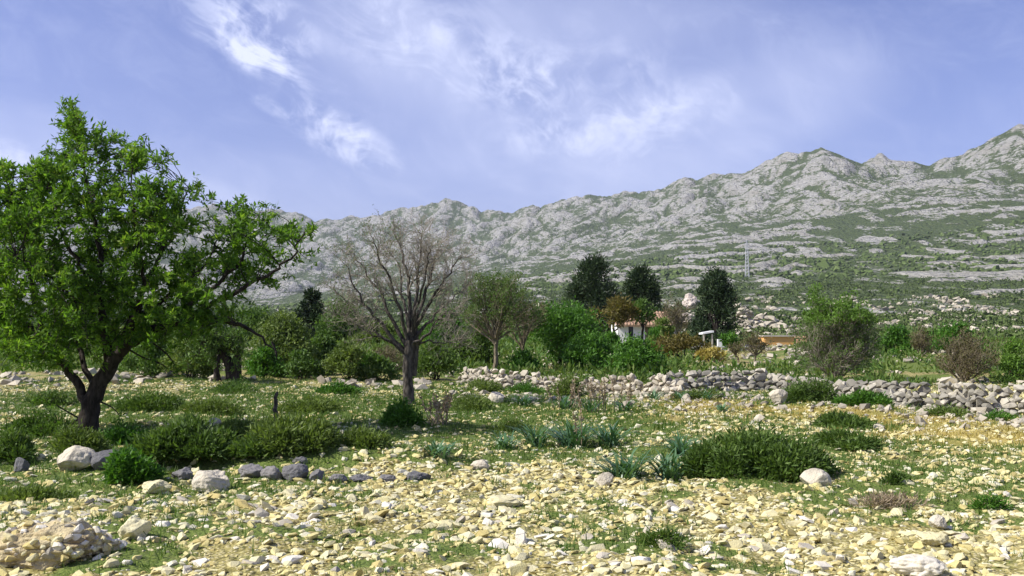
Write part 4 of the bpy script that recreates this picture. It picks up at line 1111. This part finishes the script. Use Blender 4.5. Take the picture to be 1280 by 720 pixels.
twiggy('feathery_tree', 'feathery many-stemmed shrub tree with lime green top behind the wall', 'tree', 1046, 470, 112, 90, 'leafLight', Y=34.5, nst=40, leafn=13000, group=GB, r0=.028, kids=(8, 5, 3), mat2='leafLime', twig='twigGrey')
bush('bush', 'round green bush just right of the feathery tree', 'bush', 1120, 447, 50, 38, 'leafB', Y=52, group=GB)
bush('bush', 'wide bright green bush behind the tall brown shrub', 'bush', 1196, 446, 84, 42, 'leafB', Y=55, group=GB)
twiggy('bare_shrub', 'grey-brown shrub between the two green bushes on the right', 'shrub', 1152, 452, 36, 40, 'leafBrown', Y=50, leafn=900, group=GB, nst=12)
twiggy('brown_shrub', 'tall rounded brown shrub standing behind the right stretch of wall', 'shrub', 1206, 478, 82, 62, 'leafBrown', Y=34, nst=26, leafn=3800, group=GB, kids=(7, 4, 3))
bush('bush', 'loose light green bush at the right edge behind the wall', 'bush', 1268, 474, 48, 50, 'leafLime', Y=34, group=GB, n=1500, leaf=.14)
twiggy('broadleaf_tree', 'slender half-leafed tree with a dark leaning trunk right of the bare tree', 'tree', 618, 470, 116, 136, 'leafLight', Y=40, nst=22, leafn=9500, group=GB, trunk=.36, r0=.05, kids=(6, 4, 3))
twiggy('bare_shrub', 'thin grey half-bare tree between the slender tree and the dense round tree', 'tree', 655, 470, 66, 110, 'leafBrown', Y=42.5, nst=12, leafn=1300, group=GB, trunk=.3, r0=.035)
bush('bush', 'low green bush under the slender half-leafed tree', 'bush', 590, 470, 66, 66, 'leafLight', Y=44, group=GB)
bush('bush', 'dark low bush at the trunk of the dense round tree', 'bush', 655, 472, 46, 34, 'leafB', Y=40, group=GB)
# thicket on the left, behind the leafy tree
GT = 'thicket of bushes behind the leafy tree'
TK = [(352, 470, 92, 80, 'leafOlive', 62, 'pale olive domed bush right of the dark old trunk'),
      (388, 440, 40, 78, 'leafPine', 86, 'dark pointed evergreen rising highest above the thicket'),
      (425, 450, 70, 74, 'leafDark', 78, 'dark green tree left of the bare tree, behind the thicket'),
      (318, 452, 60, 66, 'leafDark', 74, 'dark bush behind the old trunk, under the long leafy branch'),
      (330, 472, 52, 38, 'leafB', 50, 'fresh green low bush right of the old trunk'),
      (378, 474, 56, 36, 'leafDark', 48, 'dark low bush at the front of the thicket below the pale dome'),
      (405, 468, 46, 50, 'leafDark', 56, 'dark round bush in the middle of the thicket'),
      (436, 474, 60, 48, 'leafOlive', 54, 'olive bush left of the bare trunk'),
      (470, 476, 56, 32, 'leafDark', 44, 'low dark bush just left of the bare trunk'),
      (545, 474, 60, 46, 'leafLight', 47, 'light green bush just right of the bare trunk'),
      (560, 452, 66, 66, 'leafB', 66, 'green bush behind the branches right of the bare trunk'),
      (475, 446, 70, 42, 'leafOlive', 74, 'olive bush seen through the bare branches'),
      (520, 450, 60, 42, 'leafDark', 70, 'dark bush right behind the bare trunk'),
      (240, 474, 70, 56, 'leafOlive', 52, 'olive bush under the right branches of the leafy tree'),
      (190, 470, 70, 50, 'leafDark', 56, 'dark bush seen to the right of the leafy trunk'),
      (60, 466, 80, 56, 'leafDark', 60, 'dark bush seen to the left of the leafy trunk'),
      (8, 462, 70, 70, 'leafDark', 58, 'dark bush at the left edge behind the leafy tree'),
      (128, 462, 70, 46, 'leafOlive', 66, 'olive bush right behind the leafy trunk'),
      (455, 470, 30, 26, 'leafB', 45, 'small fresh green bush in front of the olive bush by the bare tree')]
for (u, v, w, h, mt_, Y, lb) in TK:
    if v >= 466 and (Y <= 56 or 'dome' in lb): Y = None
    bush('evergreen_tree' if 'tree' in lb or 'evergreen' in lb else 'bush', lb, 'tree' if 'tree ' in lb and lb.startswith('dark green tree') else 'bush', u, v, w, h, mt_, Y=Y, group=GT, cone=1 if 'pointed' in lb else 0)
twiggy('bare_shrub', 'grey-brown twiggy shrub in front of the thicket left of the bare tree', 'shrub', 487, 470, 50, 42, 'leafBrown', leafn=900, group=GT, nst=14)
# old dark trunk under the thicket
base = gnd(281, 476); Y = base[1]
root = empty('old_tree', base, 'old dark gnarled tree trunk with hanging foliage behind the leafy tree', 'tree', GT)
mb = MB()
for path, r in (([(290, 478), (288, 455), (278, 438), (262, 428), (240, 420)], .20), ([(296, 478), (298, 452), (292, 432), (284, 415)], .16), ([(272, 478), (270, 460), (276, 440)], .13)):
    q = smooth_path([at(u, v, Y + RNG.normal(0, .1)) for u, v in path], 10); mb.tube(q, np.linspace(r, r * .45, 10) * (1 + RNG.normal(0, .08, 10)), 8)
mb.build('trunk', MS['barkDark'], root, base, True)
mw, ml = MB(), MB()
for i in range(90):
    a = at(random.uniform(240, 306), random.uniform(408, 446), Y + random.uniform(-.6, .6)); b = a + np.array([random.uniform(-.5, .4), random.uniform(-.4, .4), random.uniform(-.8, .45)])
    sprig(mw, ml, a, b, .15, .05, 46, .015, 4, .4)
mw.build('twigs', MS['barkDark'], root, base); ml.build('crown', MS['leafDark'], root, base)
# low undergrowth between the bushes
n = 12000
yb = 31 + 130 * RNG.random(n) ** 1.3; ub = RNG.uniform(-80, 1360, n); xb = (ub - 640) / F * yb
ywall = np.interp(ub, [560, 700, 840, 960, 1110, 1300], [37, 34, 31, 32, 27, 24]); ywall = np.where(ub < 560, 38, ywall)
k = (yb > ywall + 1.5) & ~((ub > 862) & (ub < 1000) & (yb > 44)) & (fbm(xb * .16 + 3, yb * .10, 3) > np.where(ub < 640, -.48, -.34))
xb, yb = xb[k], yb[k]; sb = np.exp(RNG.normal(math.log(.32), .4, len(xb))) * np.interp(yb, [30, 60, 160], [.8, 1.25, 2.4]); zb = terrain(xb, yb)
kind_ = RNG.random(len(xb)) + .35 * fbm(xb * .2, yb * .15, 2)
for lo_, hi_, mt_, lb in ((-9, .40, 'leafDark', 'dark low undergrowth between the bushes beyond the wall'), (.40, .78, 'leafOlive', 'olive low undergrowth between the bushes beyond the wall'), (.78, 9, 'leafLight', 'light green low undergrowth between the bushes beyond the wall')):
    j = np.nonzero((kind_ >= lo_) & (kind_ < hi_))[0]; q = np.repeat(j, 18); dv = unit(len(q)); dv[:, 2] = np.abs(dv[:, 2])
    mb = MB(); mb.leaves(np.stack([xb, yb, zb], 1)[q] + dv * (sb[q] * RNG.uniform(.3, 1, len(q)))[:, None] * np.array([1.2, 1.2, .75]), dv + unit(len(q)) * .7 + np.array([0, 0, .3]), sb[q] * .42 + .04, sb[q] * .17 + .02)
    o = mb.build('undergrowth', MS[mt_]); tag(o, lb, 'undergrowth', kind='stuff')
# crooked dead stems
def stem(label, path, r, mat='barkDark'):
    b = gnd(*path[0]); q = smooth_path([at(u, v, b[1]) for u, v in path], 12); q[0, 2] -= .08; q[1:-1] += RNG.normal(0, r * .25, (10, 3))
    mb = MB(); mb.tube(q, np.linspace(r * 1.1, r * .75, 12), 7)
    e = q[-1]; mb.tube([e, e + np.array([.02, 0, r * .9])], [r * .75, r * .1], 7)
    o = mb.build('dead_stem', MS[mat], None, b, True); tag(o, label, 'stem', 'dead stems standing in the field')
stem('short crooked dead stem standing in the grass right of the leafy tree', [(345, 533), (346, 520), (343, 508), (346, 492)], .045, 'barkGrey')
stem('thin dark bent stem standing before the pale olive bush', [(345, 472), (344, 455), (346, 442), (340, 428)], .05)

# ---- low evergreen mounds on the field
def mound(label, u, vb, w, h, n, mat='juniper', L=.11, name='low_shrub', lw=.16, depth=.7, group='low evergreen shrubs on the field', lobes=9, seed=0):
    b = gnd(u, vb); Yd = b[1]; Wm = w / F * Yd; Hm = h / F * Yd
    Dm = max(Wm * depth * .5, Hm * .6)
    b = np.array([b[0] * (b[1] + Dm * .8) / b[1], b[1] + Dm * .8, 0]); b[2] = H1(b[0], b[1])
    Hm = at(u, vb - h, b[1])[2] - b[2]; Hm = max(Hm, .12)
    Wm = w / F * b[1]
    root = empty(name, b, label, 'shrub', group)
    r = np.random.default_rng(seed + int(u))
    a = r.uniform(0, 6.28, lobes); rho = np.sqrt(r.random(lobes))
    cs = np.stack([np.cos(a) * rho * Wm * .40, np.sin(a) * rho * Dm * .8, 0 * a], 1)
    hs = Hm * (1 - .45 * rho ** 2) * r.uniform(.75, 1.0, lobes); rx = Wm * r.uniform(.14, .24, lobes) * (9 / lobes) ** .5 + .05
    hs[0] = Hm; cs[0] = 0; rx[0] = Wm * .25
    q = r.integers(0, lobes, n); d = unit(n); d[:, 2] = np.abs(d[:, 2])
    rr = np.where(RNG.random(n) < .14, RNG.uniform(.95, 1.28, n), RNG.random(n) ** .35)
    c = cs[q] + d * np.stack([rx[q], np.minimum(rx[q], Dm * .6), hs[q]], 1) * rr[:, None]
    c[:, 2] += 0.05 * Hm * fbm(c[:, 0] * 9, c[:, 1] * 9, 2)
    dirs = d * np.array([1, 1, .7]) + unit(n) * .85 + np.array([0, 0, .25])
    mb = MB(); mb.leaves(c, dirs, L * .8 * RNG.uniform(.6, 1.3, n), L * lw * 1.35 * RNG.uniform(.7, 1.4, n))
    ms = MB()
    for i in range(lobes): ms.tube(curve((RNG.normal(0, .03), RNG.normal(0, .03), -.03), cs[i] + np.array([0, 0, hs[i] * .7]), (0, 0, .05), 4), [.02, .015, .012, .006], 4)
    ms.build('stems', MS['twigBrown'], root); mb.build('crown', MS[mat], root)
    return root
mound('large dark juniper mound right of the strappy clumps', 945, 601, 206, 60, 30000, L=.105, lobes=34)
mound('low trailing end of dark shrub joined to the right of the large juniper mound', 1050, 562, 80, 22, 4200, L=.12)
mound('flat dark shrub behind the large juniper mound, before the yellow strip', 1050, 537, 74, 20, 3000, L=.13)
mound('dark shaggy mound right of the leafy trunk', 238, 586, 118, 60, 13000, mat='juniper', L=.13, lobes=11)
mound('broad grass-green mound between the leafy tree and the bare tree', 368, 567, 130, 46, 10000, 'leafOlive', L=.12, lobes=11)
mound('bright green small bush at the foot of the bare tree', 502, 535, 46, 34, 3600, 'leafB', L=.09, lw=.3)
mound('green weedy shrub beside the pale boulder under the leafy tree', 156, 606, 64, 44, 3600, 'leafB', L=.09, lw=.32)
mound('shaggy green shrub filling the ground behind the row of grey stones', 318, 578, 60, 30, 3600, 'juniper', L=.11)
mound('olive weedy shrub between the broad mound and the bright bush', 452, 560, 64, 24, 3000, 'leafOlive', L=.10)
mound('dark weedy shrub left of the leafy trunk', 50, 548, 80, 34, 4200, 'leafDark', L=.11)
mound('loose green weeds under the right branches of the leafy tree', 268, 520, 86, 22, 3400, 'leafOlive', L=.11)
mound('fresh green weeds at the right foot of the leafy trunk', 150, 556, 66, 28, 3200, 'leafB', L=.09, lw=.25)
mound('patchy green shrub before the dark old trunk', 300, 492, 70, 18, 2600, 'leafDark', L=.12)
mound('low olive shrub between the boulder and the bottom left outcrop', 40, 628, 90, 16, 2600, 'leafOlive', L=.08)
mound('small grassy bush in the stones right of the bare tree', 640, 540, 50, 14, 1600, 'leafOlive', L=.09)
mound('ragged weeds at the foot of the heaped wall stretch', 885, 500, 60, 16, 1500, 'leafOlive', L=.13)
mound('grassy tuft leaning on the right wall stretch under the brown shrub', 1190, 522, 54, 16, 1300, 'leafOlive', L=.12)
mound('small green tuft at the wall base near the right edge', 1250, 526, 40, 13, 900, 'leafB', L=.10)
mound('tall grass in front of the left end of the wall', 600, 489, 52, 16, 1400, 'leafOlive', L=.14)
mound('weedy green patch on the tumbled wall below the dense round tree', 660, 492, 44, 16, 1200, 'leafB', L=.13)
mound('dark low shrub at the left edge of the field', 12, 580, 50, 40, 3200, L=.12)
mound('fuzzy green shrub around the foot of the leafy trunk', 92, 570, 76, 36, 4600, 'leafOlive', L=.10)
mound('low green patch of shrub behind the dead stem', 392, 518, 86, 22, 4200, 'leafOlive', L=.12)
mound('small green shrub in the stony strip left of the bare tree', 422, 494, 48, 16, 2200, 'leafB', L=.13, lw=.25)
mound('dark green shrub in the grass beyond the leafy trunk', 190, 516, 78, 26, 3800, L=.13)
mound('low shrub far out in the stony ground at the left', 66, 508, 60, 20, 2000, L=.13)
mound('green shrub on the low part of the wall below the feathery tree', 1014, 503, 66, 34, 4200, 'juniper', L=.13)
mound('bright low shrub in front of the slumped wall', 1080, 509, 62, 20, 2800, 'leafB', L=.13, lw=.2)
mound('tall weedy tuft growing over the left wall stretch', 712, 498, 44, 32, 2400, 'leafOlive', L=.14)
mound('low grassy shrub right of the bare trunk', 590, 515, 66, 24, 2600, 'leafOlive', L=.12)
mound('small dark tuft right of the smooth pale boulder', 1120, 606, 26, 16, 900, L=.08)
mound('brown dry low shrub on the grassy ground at the right', 1112, 638, 80, 18, 650, 'dry', L=.12, lw=.06)
mound('small grassy tuft on the right edge of the stony ground', 1240, 638, 34, 14, 1100, 'leafB', L=.07, lw=.12)
mound('low grass-green tuft between the stones, lower middle', 835, 688, 56, 14, 1600, 'grass', L=.06, lw=.12)
mound('spreading grey-green patch by the tree trunk shadow', 300, 548, 60, 24, 2600, 'leafOlive', L=.11)

# ---- asphodel clumps with strap leaves
def asphodel(label, u, vb, w, h, n, stalks=0, mat='asphodel', group='strappy blue-green clumps on the field'):
    b = gnd(u, vb); Wm = w / F * b[1]; Hm = h / F * b[1]
    root = empty('asphodel_clump', b, label, 'plant', group)
    mb = MB()
    nsub = max(1, int(w / 26)); cx = np.linspace(-.36, .36, nsub) * Wm if nsub > 1 else np.zeros(1)
    for i in range(n):
        c = np.array([cx[i % nsub] + RNG.normal(0, .06), RNG.normal(.12, .12), 0]); a = RNG.uniform(0, 6.28); reach = RNG.uniform(.45, 1.5); L = Hm * RNG.uniform(.75, 1.25)
        t = np.linspace(0, 1, 5); out = reach * L * t ** 1.3; zz_ = L * (t - .45 * min(reach, 1.3) * t ** 2.4) - .02
        p = c + np.stack([np.cos(a) * out, np.sin(a) * out, zz_], 1); sd = np.array([-math.sin(a), math.cos(a), 0]); wd = np.array([.8, 1, .9, .6, .06]) * RNG.uniform(.010, .019) * (.7 + .025 * b[1])
        v = np.concatenate([p - sd * wd[:, None], p + sd * wd[:, None]]); k = np.arange(4)
        mb.add(v, np.stack([k, k + 5, k + 6, k + 1], 1))
    mb.build('leaves', MS[mat], root)
    for i in range(stalks):
        c = np.array([RNG.uniform(-.4, .4) * Wm, RNG.normal(0, .1), 0]); hh = Hm * RNG.uniform(1.0, 1.7)
        q = curve(c, c + np.array([RNG.normal(0, .12), RNG.normal(0, .1), hh]), (.02, 0, 0), 6); ms = MB(); ms.tube(q, np.linspace(.009, .005, 6), 4)
        k = 26; tt = RNG.uniform(.45, 1, k); c2 = np.stack([np.interp(tt, np.linspace(0, 1, 6), q[:, j]) for j in range(3)], 1)
        ms.leaves(c2, unit(k) + np.array([0, 0, .6]), .07, .035); ms.build('flower_stalk', MS['dry'], root)
asphodel('spiky blue-green clump on the stones below the bare tree', 545, 573, 46, 28, 60)
asphodel('spiky clump midway between the bare tree and the large juniper', 627, 563, 40, 27, 55)
asphodel('left part of the long band of strappy clumps in mid-field', 690, 560, 56, 42, 110)
asphodel('right part of the long band of strappy clumps in mid-field', 742, 560, 60, 44, 120, 2)
asphodel('large strappy clump touching the left end of the juniper mound', 812, 598, 70, 46, 130)
asphodel('strappy clump just left of the largest strappy clump', 772, 597, 30, 28, 40)
asphodel('strappy tuft behind the left end of the juniper mound', 852, 572, 46, 36, 80)
asphodel('pale dried flower spikes right of the bright bush under the bare tree', 548, 531, 40, 24, 20, 12, 'dry', 'dried flower spikes')
asphodel('pale dried flower spikes before the left wall stretch', 706, 512, 44, 24, 50, 10, 'asphodel', 'dried flower spikes')
asphodel('blue-green strappy tuft with dry spikes in front of the wall gap', 760, 516, 60, 26, 60, 12, 'asphodel', 'dried flower spikes')
asphodel('strappy tufts at the foot of the heaped wall stretch', 850, 500, 90, 16, 90, 0)
asphodel('strappy tuft below the left end of the wall', 655, 508, 50, 20, 60, 0)
asphodel('small spiky tuft left of the pale humped rock', 905, 515, 40, 14, 40, 0)

# ------------------------------------------------------------------ haze
hm, ht = new_mat('haze_air')
pv = node(ht, 'ShaderNodeVolumePrincipled', {'Color': (.80, .86, 1.0, 1), 'Density': .00007, 'Anisotropy': .2})
node(ht, 'ShaderNodeOutputMaterial', {'Volume': pv.outputs[0]})
mb = MB(); mb.box((-7600, -7600, -12), (7600, 7600, 760)); o = mb.build('haze', hm); tag(o, kind='stuff')
